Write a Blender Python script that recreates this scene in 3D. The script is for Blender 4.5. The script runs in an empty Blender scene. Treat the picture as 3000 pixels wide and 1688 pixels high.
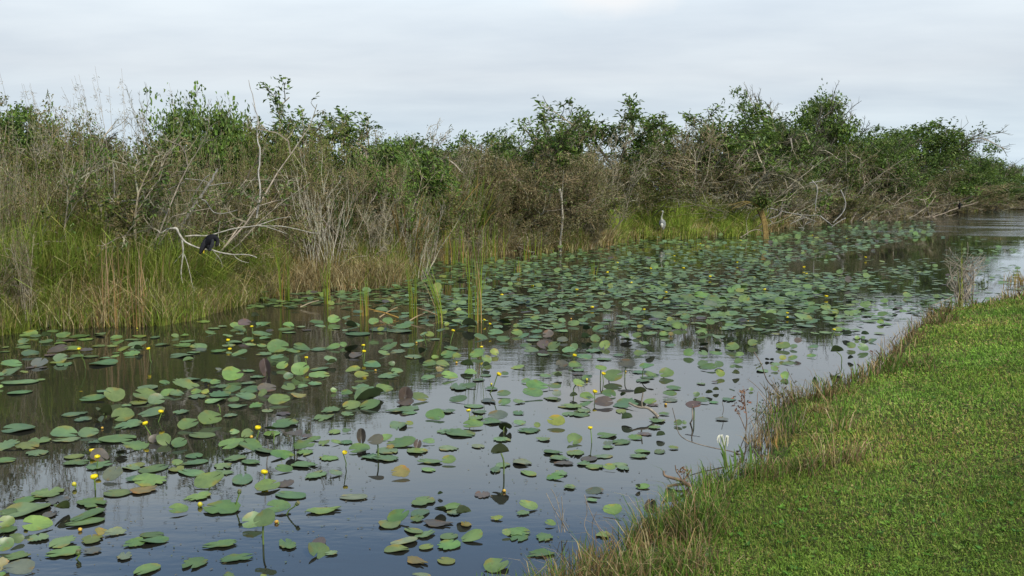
import bpy, math, random
import numpy as np
from mathutils import Vector, Matrix, Euler
R = math.radians
sc = bpy.context.scene
COL = sc.collection

# ------------------------------------------------------------------ camera
CAM_H, PITCH, FS = 2.3, R(5.86), 2598.6          # eye height above the water, downward tilt, focal length in photo pixels
cam_d = bpy.data.cameras.new('camera'); cam = bpy.data.objects.new('camera', cam_d); COL.objects.link(cam)
cam.location = (0, 0, CAM_H); cam.rotation_euler = (R(90) - PITCH, 0, 0)
cam_d.sensor_width = 36; cam_d.lens = 36 * FS / 3000; cam_d.clip_start = 0.1; cam_d.clip_end = 3000
sc.camera = cam
# ------------------------------------------------------------------ exposure
sc.view_settings.view_transform = 'Standard'; sc.view_settings.look = 'None'
sc.view_settings.exposure = 0.2; sc.view_settings.gamma = 1.0
# ------------------------------------------------------------------ sun and sky
SUN_EL, SUN_AZ = 42, 140          # azimuth clockwise from the view direction: behind the viewer's right shoulder
sd_ = bpy.data.lights.new('sun', 'SUN'); sun = bpy.data.objects.new('sun', sd_); COL.objects.link(sun)
sd_.energy = 4.2; sd_.angle = R(10); sd_.color = (1, .93, .80)
_v = Vector((math.sin(R(SUN_AZ)) * math.cos(R(SUN_EL)), math.cos(R(SUN_AZ)) * math.cos(R(SUN_EL)), math.sin(R(SUN_EL))))
sun.rotation_euler = _v.to_track_quat('Z', 'Y').to_euler()

class NT:
    """small helper round a node tree"""
    def __init__(s, nt): s.nt = nt; nt.nodes.clear()
    def n(s, t, ins=None, **kw):
        nd = s.nt.nodes.new(t)
        for k, v in kw.items(): setattr(nd, k, v)
        for k, v in (ins or {}).items():
            if isinstance(v, bpy.types.NodeSocket): s.nt.links.new(v, nd.inputs[k])
            else: nd.inputs[k].default_value = v
        return nd
    def math(s, op, a, b=0.0, clamp=False):
        nd = s.n('ShaderNodeMath', {0: a, 1: b}, operation=op, use_clamp=clamp); return nd.outputs[0]
    def mix(s, f, a, b, mode='MIX'):
        nd = s.n('ShaderNodeMix', data_type='RGBA', blend_type=mode)
        for i, v in ((0, f), (6, a), (7, b)):
            if isinstance(v, bpy.types.NodeSocket): s.nt.links.new(v, nd.inputs[i])
            else: nd.inputs[i].default_value = v if i == 0 or len(v) == 4 else (*v, 1)
        return nd.outputs[2]
    def ramp(s, fac, stops):
        nd = s.n('ShaderNodeValToRGB', {0: fac}); cr = nd.color_ramp
        while len(cr.elements) < len(stops): cr.elements.new(.5)
        for e, (p, c) in zip(cr.elements, stops): e.position = p; e.color = (*c, 1) if len(c) == 3 else c
        return nd.outputs[0]
    def link(s, a, b): s.nt.links.new(a, b)

w = bpy.data.worlds.new('World'); sc.world = w; w.use_nodes = True
t = NT(w.node_tree)
gen = t.n('ShaderNodeTexCoord').outputs['Generated']
sep = t.n('ShaderNodeSeparateXYZ', {0: gen})
z = t.math('MAXIMUM', sep.outputs[2], 0.0)
den = t.math('ADD', z, 0.10)
uv = t.n('ShaderNodeCombineXYZ', {0: t.math('DIVIDE', sep.outputs[0], den), 1: t.math('DIVIDE', sep.outputs[1], den), 2: 0.0}).outputs[0]
mp = t.n('ShaderNodeMapping', {0: uv, 'Rotation': (0, 0, R(14)), 'Scale': (.62, 1.0, 1)}).outputs[0]
n1 = t.n('ShaderNodeTexNoise', {'Vector': mp, 'Scale': .9, 'Detail': 6.0, 'Roughness': .55}).outputs[0]
mp2 = t.n('ShaderNodeMapping', {0: uv, 'Location': (3.1, 1.7, 0), 'Scale': (.35, .7, 1)}).outputs[0]
n2 = t.n('ShaderNodeTexNoise', {'Vector': mp2, 'Scale': .8, 'Detail': 5.0, 'Roughness': .6}).outputs[0]
sky = t.n('ShaderNodeTexSky', sky_type='NISHITA', sun_disc=False, sun_elevation=R(SUN_EL), sun_rotation=R(SUN_AZ), air_density=1.0, dust_density=1.5, ozone_density=1.5).outputs[0]
grad = t.ramp(z, [(0.0, (5.6, 6.7, 7.7)), (.06, (6.05, 7.0, 7.65)), (.13, (6.15, 6.75, 7.3)), (.20, (6.8, 7.55, 8.2)), (.27, (8.4, 9.7, 10.5)), (.36, (7.8, 9.1, 10.5)), (.6, (7.2, 7.6, 8.6)), (1.0, (7.2, 7.6, 8.4))])
cl = t.mix(t.ramp(n1, [(.36, (0, 0, 0)), (.64, (1, 1, 1))]), (.885, .90, .925), (1.075, 1.065, 1.05))
cloud = t.mix(1.0, grad, cl, 'MULTIPLY')
gap = t.math('MULTIPLY', t.ramp(z, [(.30, (0, 0, 0)), (.37, (1, 1, 1)), (.72, (1, 1, 1)), (.85, (0, 0, 0))]), t.ramp(n2, [(.55, (1, 1, 1)), (.8, (.4, .4, .4))]))
skyc = t.mix(t.math('MULTIPLY', gap, .72), cloud, t.mix(1.0, sky, (1.1, 1.7, 2.0), 'MULTIPLY'))
_cd = Vector((.1084, .9689, .2220)).normalized()                # one small bright cumulus
_n3 = t.n('ShaderNodeTexNoise', {'Vector': gen, 'Scale': 26.0, 'Detail': 4.0}).outputs[0]
_dv = t.n('ShaderNodeVectorMath', {0: gen, 1: tuple(_cd)}, operation='SUBTRACT').outputs[0]
_dv = t.n('ShaderNodeVectorMath', {0: _dv, 1: (1.0, 1.0, 2.6)}, operation='MULTIPLY').outputs[0]
_ds = t.n('ShaderNodeVectorMath', {0: _dv}, operation='LENGTH').outputs['Value']
_pf = t.ramp(t.math('ADD', _ds, t.math('MULTIPLY', _n3, .06)), [(.07, (.8, .8, .8)), (.125, (0, 0, 0))])
skyc = t.mix(_pf, skyc, (8.2, 8.3, 8.4))
bg = t.n('ShaderNodeBackground', {0: skyc, 1: 0.1})
t.link(bg.outputs[0], t.n('ShaderNodeOutputWorld').inputs[0])

# ------------------------------------------------------------------ photo pixel -> place in the world
def ray(px, py):
    a, b = (px - 1500) / FS, (844 - py) / FS
    c, s = math.cos(PITCH), math.sin(PITCH)
    return np.array([a, c + b * s, -s + b * c])
def wp(px, py, z=0.0):                          # on the level z
    d = ray(px, py); k = (z - CAM_H) / d[2]; return np.array([0, 0, CAM_H]) + d * k
def at(px, py, Y):                              # on the upright plane at the distance Y
    d = ray(px, py); return np.array([0, 0, CAM_H]) + d * (Y / d[1])
def mpx(Y): return Y / FS * 1.0                 # metres per photo pixel at distance Y

# ------------------------------------------------------------------ mesh building
class Geo:
    def __init__(s): s.v = []; s.c = []; s.f = {3: [], 4: []}; s.n = 0; s.m = {3: [], 4: []}
    def add(s, v, f, col=(1, 1, 1), mi=0):
        v = np.asarray(v, float).reshape(-1, 3); f = np.asarray(f, int)
        c = np.asarray(col, float)
        if c.ndim == 1: c = np.repeat(c[None], len(v), 0)
        s.v.append(v); s.c.append(c)
        k = f.shape[1]; s.f[k].append(f + s.n); s.m[k].append(np.full(len(f), mi)); s.n += len(v)
    def mesh(s, name, mats, smooth=False):
        me = bpy.data.meshes.new(name)
        v = np.concatenate(s.v); c = np.concatenate(s.c)
        tri = np.concatenate(s.f[3]) if s.f[3] else np.zeros((0, 3), int)
        qd = np.concatenate(s.f[4]) if s.f[4] else np.zeros((0, 4), int)
        me.vertices.add(len(v)); me.vertices.foreach_set('co', v.ravel())
        nl = tri.size + qd.size; me.loops.add(nl); me.polygons.add(len(tri) + len(qd))
        me.loops.foreach_set('vertex_index', np.concatenate([tri.ravel(), qd.ravel()]))
        me.polygons.foreach_set('loop_start', np.concatenate([np.arange(len(tri)) * 3, tri.size + np.arange(len(qd)) * 4]))
        me.polygons.foreach_set('material_index', np.concatenate([*s.m[3], *s.m[4]]) if nl else [])
        me.polygons.foreach_set('use_smooth', np.full(len(tri) + len(qd), smooth))
        a = me.attributes.new('Col', 'FLOAT_COLOR', 'POINT')
        a.data.foreach_set('color', np.concatenate([c, np.ones((len(c), 1))], 1).ravel())
        for m in (mats if isinstance(mats, (list, tuple)) else [mats]): me.materials.append(m)
        me.update(calc_edges=True); me.validate(); return me
    def build(s, name, mats, parent=None, smooth=False):
        return link(name, s.mesh(name, mats, smooth), parent)
def link(name, data, parent=None):
    o = bpy.data.objects.new(name, data); COL.objects.link(o)
    if parent is not None: o.parent = parent
    return o
def tag(o, label=None, cat=None, group=None, kind=None):
    for k, v in (('label', label), ('category', cat), ('group', group), ('kind', kind)):
        if v: o[k] = v
    return o
def nrm(a): return a / np.maximum(np.linalg.norm(a, axis=-1, keepdims=True), 1e-9)
def segs(g, P0, P1, R0, R1, sides, col):
    """many straight tapered rods at once"""
    n = len(P0)
    if not n: return
    D = nrm(P1 - P0); up = np.where(np.abs(D[:, 2:3]) > .9, [[1., 0, 0]], [[0, 0, 1.]])
    U = nrm(np.cross(D, up)); W = np.cross(D, U)
    a = np.arange(sides) * 2 * math.pi / sides
    ring = U[:, None] * np.cos(a)[None, :, None] + W[:, None] * np.sin(a)[None, :, None]
    A = P0[:, None] + ring * R0[:, None, None]; B = P1[:, None] + ring * R1[:, None, None]
    v = np.concatenate([A, B], 1).reshape(-1, 3)
    i = np.arange(sides); j = (i + 1) % sides
    q = np.stack([i, j, j + sides, i + sides], 1)
    f = (q[None] + (np.arange(n) * 2 * sides)[:, None, None]).reshape(-1, 4)
    c = np.repeat(np.asarray(col, float).reshape(-1, 3) if np.ndim(col) > 1 else np.repeat(np.array([col], float), n, 0), 2 * sides, 0)
    g.add(v, f, c)
def tube(g, path, radii, sides=8, col=(1, 1, 1), squash=1.0, cap=True, side=None):
    """one bent rod through the points of path; col may be one colour or one per ring"""
    P = np.asarray(path, float); n = len(P); rad = np.broadcast_to(np.asarray(radii, float), (n,))
    T = np.gradient(P, axis=0); T = nrm(T)
    ref = np.array([0, 1., 0.]) if side is None else np.asarray(side, float)
    U = nrm(np.cross(T, np.where(np.abs((T * ref).sum(1, keepdims=True)) > .97, [[1., 0, 0]], ref[None]))); W = np.cross(T, U)
    a = np.arange(sides) * 2 * math.pi / sides
    v = (P[:, None] + (U[:, None] * np.cos(a)[None, :, None] + W[:, None] * np.sin(a)[None, :, None] * squash) * rad[:, None, None]).reshape(-1, 3)
    i = np.arange(sides); j = (i + 1) % sides
    f = np.concatenate([np.stack([i + k * sides, j + k * sides, j + (k + 1) * sides, i + (k + 1) * sides], 1) for k in range(n - 1)])
    c = np.asarray(col, float); c = np.repeat(c, sides, 0) if c.ndim > 1 else np.repeat(c[None], len(v), 0)
    base = g.n; g.add(v, f, c)
    if cap:
        for k, r in ((0, 0), (n - 1, 1)):
            vv = np.concatenate([v[k * sides:(k + 1) * sides], P[k:k + 1]])
            ff = np.stack([j, i, np.full(sides, sides)], 1) if r == 0 else np.stack([i, j, np.full(sides, sides)], 1)
            g.add(vv, ff, c[k * sides])
def spline(pts, k=4):
    """Catmull-Rom through the points"""
    P = np.asarray(pts, float); P = np.concatenate([2 * P[:1] - P[1:2], P, 2 * P[-1:] - P[-2:-1]]); out = []
    for i in range(1, len(P) - 2):
        for u in np.arange(k) / k:
            out.append(.5 * (2 * P[i] + (P[i + 1] - P[i - 1]) * u + (2 * P[i - 1] - 5 * P[i] + 4 * P[i + 1] - P[i + 2]) * u * u + (3 * P[i] - P[i - 1] - 3 * P[i + 1] + P[i + 2]) * u ** 3))
    out.append(P[-2]); return np.array(out)
def leaves(g, C, D, N, L, W, col, fold=.18):
    """diamond leaves: base C, direction D, facing N, length L, width W"""
    n = len(C); D = nrm(D); S = nrm(np.cross(D, N)); N2 = np.cross(S, D)
    m = C + D * (L * .45)[:, None] + N2 * (L * fold)[:, None]
    v = np.stack([C, m + S * (W / 2)[:, None], C + D * L[:, None], m - S * (W / 2)[:, None]], 1).reshape(-1, 3)
    f = np.arange(n * 4).reshape(n, 4)
    g.add(v, f, np.repeat(col, 4, 0))
def blades(g, B, H, W, az, lean, col, coltip=None, bend=1.0, face=None):
    """grass blades: foot B, height H, width W, leaning towards az by lean*H with a curve"""
    n = len(B); d = np.stack([np.cos(az), np.sin(az), np.zeros(n)], 1)
    if face is None: face = az + math.pi / 2 + np.random.uniform(-.9, .9, n)
    s = np.stack([np.cos(face), np.sin(face), np.zeros(n)], 1) * (W / 2)[:, None]
    up = np.array([[0, 0, 1.]])
    m1 = B + up * (H * .40)[:, None] + d * (H * lean * .22 * bend)[:, None]
    m2 = B + up * (H * .76)[:, None] + d * (H * lean * .58)[:, None]
    tp = B + up * (H * (1 - .25 * np.minimum(lean, 1.5) ** 2))[:, None] + d * (H * lean)[:, None]
    v = np.stack([B - s, B + s, m1 + s * .95, m1 - s * .95, m2 + s * .65, m2 - s * .65, tp], 1).reshape(-1, 3)
    o = (np.arange(n) * 7)[:, None]
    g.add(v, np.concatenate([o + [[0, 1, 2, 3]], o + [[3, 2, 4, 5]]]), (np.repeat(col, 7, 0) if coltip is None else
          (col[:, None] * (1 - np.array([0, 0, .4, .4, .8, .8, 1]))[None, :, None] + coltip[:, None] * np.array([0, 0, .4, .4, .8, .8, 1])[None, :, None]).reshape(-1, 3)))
    g.f[3].append((np.concatenate([o + [[5, 4, 6]]]) + g.n - n * 7)); g.m[3].append(np.zeros(n, int))
def vnoise(x, y, sc_=1.0, seed=0):
    r = np.random.RandomState(seed); out = 0; amp = 0
    for o in range(7):
        k = sc_ * 1.55 ** o * r.uniform(.8, 1.2); a = r.uniform(0, 2 * math.pi); b = r.uniform(0, 2 * math.pi); A = .8 ** o
        q = r.uniform(0, 2 * math.pi)
        out = out + A * np.sin(k * (x * math.cos(a) + y * math.sin(a)) + b + 1.3 * np.sin(k * .7 * (x * math.cos(q) + y * math.sin(q)) + b * 2)); amp += A
    return out / amp * 1.6
def pal(cols, n, jit=.18, w=None):
    """n colours drawn from a palette with some variation"""
    c = np.array(cols, float)[np.random.choice(len(cols), n, p=w)]
    return c * np.random.uniform(1 - jit, 1 + jit, (n, 1)) * np.random.uniform(.93, 1.07, (n, 3))

# ------------------------------------------------------------------ materials
def mat(name):
    m = bpy.data.materials.new(name); m.use_nodes = True; return m, NT(m.node_tree)
def out(t, sh): t.link(sh, t.n('ShaderNodeOutputMaterial').inputs[0])
def leaf_mat(name, rough=.5, spec=.35, trans=.25, noise=6.0, amt=.25):
    m, t = mat(name)
    c = t.n('ShaderNodeAttribute', attribute_name='Col').outputs[0]
    nz = t.n('ShaderNodeTexNoise', {'Vector': t.n('ShaderNodeTexCoord').outputs['Object'], 'Scale': noise, 'Detail': 3.0}).outputs[0]
    c = t.mix(1.0, c, t.ramp(nz, [(.3, (1 - amt,) * 3), (.7, (1 + amt,) * 3)]), 'MULTIPLY')
    p = t.n('ShaderNodeBsdfPrincipled', {'Base Color': c, 'Roughness': rough, 'Specular IOR Level': spec})
    if trans:
        tr = t.n('ShaderNodeBsdfTranslucent', {0: c})
        mx = t.n('ShaderNodeMixShader', {0: trans, 1: p.outputs[0], 2: tr.outputs[0]}); out(t, mx.outputs[0])
    else: out(t, p.outputs[0])
    return m
M_LEAF = leaf_mat('foliage', .5, .3, .3, 1.2, .3)
M_GRASS = leaf_mat('grass_blades', .65, .08, .3, .9, .25)
M_BARK = leaf_mat('bark', .85, .15, 0, 14, .4)
M_PETAL = leaf_mat('petal', .4, .4, .2, 30, .1)
M_FEATHER = leaf_mat('feathers', .7, .12, 0, 40, .25)
# ------------------------------------------------------------------ the two shores, on the water level
FAR_PX = [(-700, 1060), (-300, 1020), (-100, 992), (0, 985), (120, 968), (330, 960), (480, 956), (560, 940), (640, 915), (760, 882), (860, 860), (1010, 852), (1160, 842), (1230, 815), (1240, 772),
          (1400, 752), (1560, 745), (1700, 735), (1800, 718), (1840, 704), (1980, 702), (2150, 695), (2240, 688), (2300, 668), (2450, 652), (2600, 641), (2700, 632), (2760, 625), (2850, 618), (2920, 614), (3050, 610), (3300, 604), (3800, 597)]
NEAR_PX = [(3900, 655), (3600, 705), (3330, 775), (3100, 842), (2980, 878), (2860, 900), (2740, 922), (2640, 985), (2600, 1045), (2520, 1112), (2370, 1165), (2270, 1195), (2250, 1280), (2225, 1356), (2130, 1408), (2030, 1434), (1998, 1462), (1955, 1522), (1860, 1592), (1765, 1640), (1660, 1725), (1560, 1810)]
FAR = np.array([wp(*p)[:2] for p in FAR_PX])
NEAR = np.array([wp(*p)[:2] for p in NEAR_PX] + [[-1.6, 3.2], [-4.2, -1.0], [-9, -9]])
def sdist(x, y, poly):
    """distance from an open polyline, positive on its left hand when walked in order"""
    x = np.asarray(x, float); y = np.asarray(y, float); best = np.full(x.shape, 1e9); sg = np.ones(x.shape)
    for (ax, ay), (bx, by) in zip(poly[:-1], poly[1:]):
        dx, dy = bx - ax, by - ay; L2 = dx * dx + dy * dy
        u = np.clip(((x - ax) * dx + (y - ay) * dy) / L2, 0, 1)
        d = np.hypot(x - ax - u * dx, y - ay - u * dy); cr = dx * (y - ay) - dy * (x - ax)
        m = d < best - 1e-9; best = np.where(m, d, best); sg = np.where(m, np.sign(cr), sg)
    return best * sg
def far_s(x, y): return sdist(x, y, FAR)            # > 0 on the far bank
def near_s(x, y): return sdist(x, y, NEAR)          # > 0 on the near bank
def prof(s, P): return np.interp(s, [p[0] for p in P], [p[1] for p in P])
def far_z(x, y):
    s = far_s(x, y); return prof(s, [(-3, -.9), (0, -.04), (.35, .1), (2, .3), (8, .45), (60, .6)]) + np.clip(s, 0, 1) * .05 * vnoise(x, y, 1.1, 3)
def near_z(x, y):
    s = near_s(x, y); return prof(s, [(-2, -.7), (0, -.05), (.12, .06), (.5, .14), (1.5, .27), (3.5, .45), (7, .60), (14, .68)]) + np.clip(s, 0, 1) * .018 * vnoise(x, y, 1.6, 5) + np.clip(s, 0, .5) * .02 * vnoise(x, y, 6, 8)
def sheet(name, xs, ys, zf, m, cf):
    X, Y = np.meshgrid(xs, ys); Z = zf(X.ravel(), Y.ravel()); n, k = len(ys), len(xs)
    i = np.arange((n - 1) * (k - 1)); r, c = i // (k - 1), i % (k - 1); a = r * k + c
    f = np.stack([a, a + 1, a + 1 + k, a + k], 1); keep = (Z[f] > -.6).any(1)
    g = Geo(); g.add(np.stack([X.ravel(), Y.ravel(), Z], 1), f[keep], cf(X.ravel(), Y.ravel())); return g.build(name, m, smooth=True)
def soil_mat(name, a, b, c):
    m, t = mat(name); co = t.n('ShaderNodeTexCoord').outputs['Object']
    n1 = t.n('ShaderNodeTexNoise', {'Vector': co, 'Scale': 1.1, 'Detail': 8.0, 'Roughness': .7}).outputs[0]
    n2 = t.n('ShaderNodeTexNoise', {'Vector': co, 'Scale': 22.0, 'Detail': 4.0}).outputs[0]
    cc = t.mix(t.ramp(n1, [(.4, (0, 0, 0)), (.6, (1, 1, 1))]), a, b); cc = t.mix(t.ramp(n2, [(.5, (0, 0, 0)), (.7, (1, 1, 1))]), cc, c)
    bp = t.n('ShaderNodeBump', {'Height': n2, 'Distance': .03})
    out(t, t.n('ShaderNodeBsdfPrincipled', {'Base Color': cc, 'Roughness': .95, 'Specular IOR Level': .1, 'Normal': bp.outputs[0]}).outputs[0]); return m
one = lambda x, y: np.ones((len(x), 3))
M_SOIL = soil_mat('marsh_soil', (.035, .028, .015), (.05, .045, .02), (.03, .02, .012))
M_TURF = soil_mat('turf', (.045, .07, .016), (.07, .075, .025), (.05, .04, .02))
np.random.seed(1)
xs = np.concatenate([np.arange(-60, -16, 4), np.arange(-16, 30, .7), np.arange(30, 420, 6)])
ys = np.concatenate([np.arange(4, 12, 2), np.arange(12, 80, .8), np.arange(80, 420, 5)])
tag(sheet('marsh_ground', xs, ys, far_z, M_SOIL, one), kind='structure')
xs = np.concatenate([np.arange(-10, -3, .6), np.arange(-3, 9, .1), np.arange(9, 24, .25), np.arange(24, 120, 2)])
ys = np.concatenate([np.arange(-8, 2, .6), np.arange(2, 14, .1), np.arange(14, 32, .25), np.arange(32, 90, 2)])
tag(sheet('lawn_ground', xs, ys, near_z, M_TURF, one), kind='structure')
# water: one level sheet out to the horizon
m, t = mat('pond_water'); co = t.n('ShaderNodeTexCoord').outputs['Object']
wn = lambda s_, rot, d: t.n('ShaderNodeTexNoise', {'Vector': t.n('ShaderNodeMapping', {0: co, 'Rotation': (0, 0, rot), 'Scale': s_}).outputs[0], 'Scale': 1.0, 'Detail': d, 'Roughness': .5}).outputs[0]
patch = t.ramp(wn((.12, .22, 1), .3, 2.0), [(.45, (.10,) * 3), (.66, (1,) * 3)])
h = t.math('ADD', t.math('MULTIPLY', wn((1.6, 4.5, 1), .5, 3.0), .0042), t.math('MULTIPLY', wn((9, 20, 1), .4, 2.0), .0009))
_y = t.n('ShaderNodeSeparateXYZ', {0: co}).outputs[1]           # wind ruffles the far reach of the channel
ruf = t.n('ShaderNodeMapRange', {0: _y, 1: 50.0, 2: 62.0, 3: 1.0, 4: 14.0}).outputs[0]
h = t.math('MULTIPLY', t.math('MULTIPLY', h, patch), ruf)
bp = t.n('ShaderNodeBump', {'Height': h, 'Distance': 1.0, 'Strength': 1.0})
rgh = t.n('ShaderNodeMapRange', {0: _y, 1: 50.0, 2: 62.0, 3: .02, 4: .05}).outputs[0]
murk = t.ramp(wn((.3, .3, 1), 0, 4.0), [(.35, (.013, .013, .010)), (.65, (.017, .017, .014))])
out(t, t.n('ShaderNodeBsdfPrincipled', {'Base Color': murk, 'Roughness': rgh, 'IOR': 1.5, 'Specular IOR Level': 1.0, 'Normal': bp.outputs[0]}).outputs[0])
g = Geo(); g.add([(-900, -200, 0), (900, -200, 0), (900, 1500, 0), (-900, 1500, 0)], [[0, 1, 2, 3]])
tag(g.build('water', m), kind='structure')

# ------------------------------------------------------------------ lawn: mown grass and small weeds
rs = np.random.RandomState(11)
def lawn_pts(n, r0, r1, a0, a1):
    r = np.exp(rs.uniform(math.log(r0), math.log(r1), n)); a = rs.uniform(a0, a1, n); return r * np.sin(a), r * np.cos(a), r
np.random.seed(2)
g = Geo()
x, y, r = lawn_pts(640000, 3.4, 60, R(-8), R(42)); s = near_s(x, y); k = s > .25; x, y, r, s = x[k], y[k], r[k], s[k]
dry = np.clip(.42 + .75 * vnoise(x, y, .8, 21) + .30 * vnoise(x, y, 4, 22), 0, 1); dry = np.where(vnoise(x, y, 1.9, 24) > .75, np.maximum(dry, .9), dry); dry = np.where(s < 1.1, np.maximum(dry, .55), dry)
lush = vnoise(x, y, 1.4, 31)
n = len(x); zz = near_z(x, y); q = np.random.rand(n)
green = pal([(.130, .222, .030), (.160, .26, .037), (.112, .195, .027), (.195, .27, .050)], n, .10)
yel = pal([(.25, .24, .06), (.21, .22, .05), (.30, .24, .10), (.18, .13, .06)], n)
col = np.where((np.random.rand(n) < dry * .45)[:, None], yel, green)
px = r / FS * 2.93
fat = np.clip(px / .006, 1, 4)
col = col * (1 + .22 * vnoise(x, y, .55, 71) + .12 * vnoise(x, y, 2.5, 72))[:, None] * (1 + np.outer(vnoise(x, y, .7, 73), [.14, 0, 0]))
isleaf = q < (.30 + .25 * np.clip(lush, -1, 1))
b = ~isleaf
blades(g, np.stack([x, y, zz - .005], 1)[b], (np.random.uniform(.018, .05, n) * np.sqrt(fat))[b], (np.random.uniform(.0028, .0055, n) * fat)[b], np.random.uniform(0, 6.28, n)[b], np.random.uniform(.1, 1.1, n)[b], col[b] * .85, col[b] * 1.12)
l = isleaf; nl = l.sum()
az = np.random.uniform(0, 6.28, nl); D = np.stack([np.cos(az), np.sin(az), np.random.uniform(-.1, .7, nl)], 1)
N = np.stack([np.random.uniform(-.5, .5, nl), np.random.uniform(-.5, .5, nl), np.ones(nl)], 1)
Ln = np.random.uniform(.008, .021, nl) * fat[l]
leaves(g, np.stack([x[l], y[l], zz[l] + np.random.uniform(.004, .04, nl)], 1), D, N, Ln, Ln * np.random.uniform(.4, .75, nl), col[l], .05)
nw = 1500; x, y, r = lawn_pts(nw * 3, 3.6, 30, R(-6), R(38)); k = (near_s(x, y) > .35) & (vnoise(x, y, 1.7, 91) > .1); x, y, r = x[k][:nw], y[k][:nw], r[k][:nw]     # broad-leaved weeds in the turf
m_ = 6; C = np.repeat(np.stack([x, y, near_z(x, y) + .012], 1), m_, 0); az = np.random.uniform(0, 6.28, len(C)); LL = np.repeat(np.random.uniform(.018, .045, len(x)) * np.clip(r / 9, 1, 2), m_) * np.random.uniform(.6, 1.2, len(C))
leaves(g, C, np.stack([np.cos(az), np.sin(az), np.random.uniform(.15, .8, len(C))], 1), np.stack([-np.cos(az) * .4, -np.sin(az) * .4, np.ones(len(C))], 1), LL, LL * .5, np.repeat(pal([(.09, .20, .03), (.12, .23, .035), (.07, .16, .035), (.16, .22, .05)], len(x)), m_, 0), .08)
tag(g.build('lawn_grass', M_GRASS), 'short mown green lawn with dry patches on the grassy bank', 'grass', kind='stuff')
# rough edge along the near shore
g = Geo(); n0 = 60000
x, y, r = lawn_pts(n0, 3.6, 60, R(-14), R(36)); s = near_s(x, y); wob = .22 * vnoise(x, y, 2.2, 41)
k = (s > -.10 + wob * .5) & (s < .55 + wob * 1.8) & (rs.rand(len(x)) < np.clip(.7 + .6 * vnoise(x, y, 3.1, 44), .12, 1)); x, y, r, s = x[k], y[k], r[k], s[k]; n = len(x); fat = np.clip(r / FS * 2.93 / .006, 1, 4)
clump = vnoise(x, y, 3.5, 42)
# denser again by resampling round the survivors
x = np.concatenate([x + np.random.normal(0, .03, n) for _ in range(4)]); y = np.concatenate([y + np.random.normal(0, .03, n) for _ in range(4)]); fat = np.tile(fat, 4); clump = np.tile(clump, 4); n = len(x)
tall = np.clip(.13 + .15 * clump, .03, .40) * np.random.uniform(.5, 1.5, n); gr = np.random.rand(n) < .36 + .35 * vnoise(x, y, 1.2, 43)
col = np.where(gr[:, None], pal([(.085, .16, .02), (.12, .20, .03), (.06, .11, .02)], n), pal([(.30, .22, .10), (.22, .145, .065), (.36, .28, .15), (.14, .09, .045)], n))
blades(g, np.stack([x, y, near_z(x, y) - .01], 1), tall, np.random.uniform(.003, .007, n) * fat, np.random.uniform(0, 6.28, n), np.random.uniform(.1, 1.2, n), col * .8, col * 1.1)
tag(g.build('bank_grass', M_GRASS), 'straggly brown and green grass fringing the edge of the lawn', 'grass', kind='stuff')
# ------------------------------------------------------------------ marsh grass along the far shore (one mass nobody could count)
np.random.seed(3); rs = np.random.RandomState(31)
def far_band(n, px0, px1, b0, b1, pw=1.0):
    """points on the far bank between two photo columns, b0..b1 metres behind the water"""
    px = rs.uniform(px0, px1, n); j = np.array([np.interp(p, [q[0] for q in FAR_PX], [q[1] for q in FAR_PX]) for p in px])
    P = np.array([wp(a, b)[:2] for a, b in zip(px, j)]); d = nrm(P); bk = b0 + (b1 - b0) * rs.uniform(0, 1, n) ** pw
    return P[:, 0] + d[:, 0] * bk, P[:, 1] + d[:, 1] * bk, bk, px
GREENS = [(.155, .225, .032), (.205, .265, .044), (.115, .175, .03), (.25, .255, .062)]
STRAW = [(.31, .26, .13), (.24, .19, .09), (.40, .34, .20), (.17, .135, .065), (.30, .215, .09)]
g = Geo()
for (n, a0, a1, b0, b1, h0, h1, gf, wd) in [
        (22000, -250, 560, .0, 2.4, .35, 1.45, .80, .013), (17000, -250, 320, .8, 4.0, 1.1, 2.3, .76, .016), (8000, 300, 640, 1.0, 3.4, .9, 1.7, .6, .014), (10000, 540, 800, -.05, 2.2, .35, 1.25, .66, .012),
        (11000, 780, 1220, -.05, 2.4, .4, 1.4, .26, .014), (6500, 1220, 1560, -.1, 2.0, .4, 1.4, .30, .018), (3500, 1560, 1840, -.1, 1.2, .4, 1.0, .25, .03), (20000, 1800, 2230, -.2, 3.4, .6, 2.0, .78, .03),
        (6000, 2230, 3050, -.4, 2.0, .4, 1.3, .25, .06)]:
    x, y, bk, px = far_band(n, a0, a1, b0, b1, .9)
    pt = vnoise(x, y, 1.3, 51); ht = (h0 + (h1 - h0) * np.clip(bk / max(b1, .1), 0, 1)) * np.random.uniform(.55, 1.15, n) * (1 + .25 * pt)
    gr = np.random.rand(n) < np.clip(gf + .45 * pt + .12 * (bk - .5), .05, .97)
    col = np.where(gr[:, None], pal(GREENS, n, .25), pal(STRAW, n, .25)) * (1.35 if a0 == 1800 else 1)
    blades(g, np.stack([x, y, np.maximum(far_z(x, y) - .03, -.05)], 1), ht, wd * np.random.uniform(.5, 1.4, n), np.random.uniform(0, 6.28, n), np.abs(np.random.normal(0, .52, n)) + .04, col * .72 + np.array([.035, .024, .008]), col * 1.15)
for n, a0, a1 in ((700, -200, 800), (700, 780, 1240), (400, 1240, 1850), (200, 1850, 2260)):    # broken straw along the waterline
    x, y, bk, px = far_band(n, a0, a1, -.25, .7); kk = np.hypot(x, y) / 20
    blades(g, np.stack([x, y, np.maximum(far_z(x, y), 0) + np.random.uniform(.0, .25, n)], 1), np.random.uniform(.3, .9, n), .011 * kk * np.random.uniform(.6, 1.3, n), np.random.uniform(0, 6.28, n), np.random.uniform(.7, 1.7, n), pal(STRAW, n, .3), pal(STRAW, n, .3))
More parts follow.
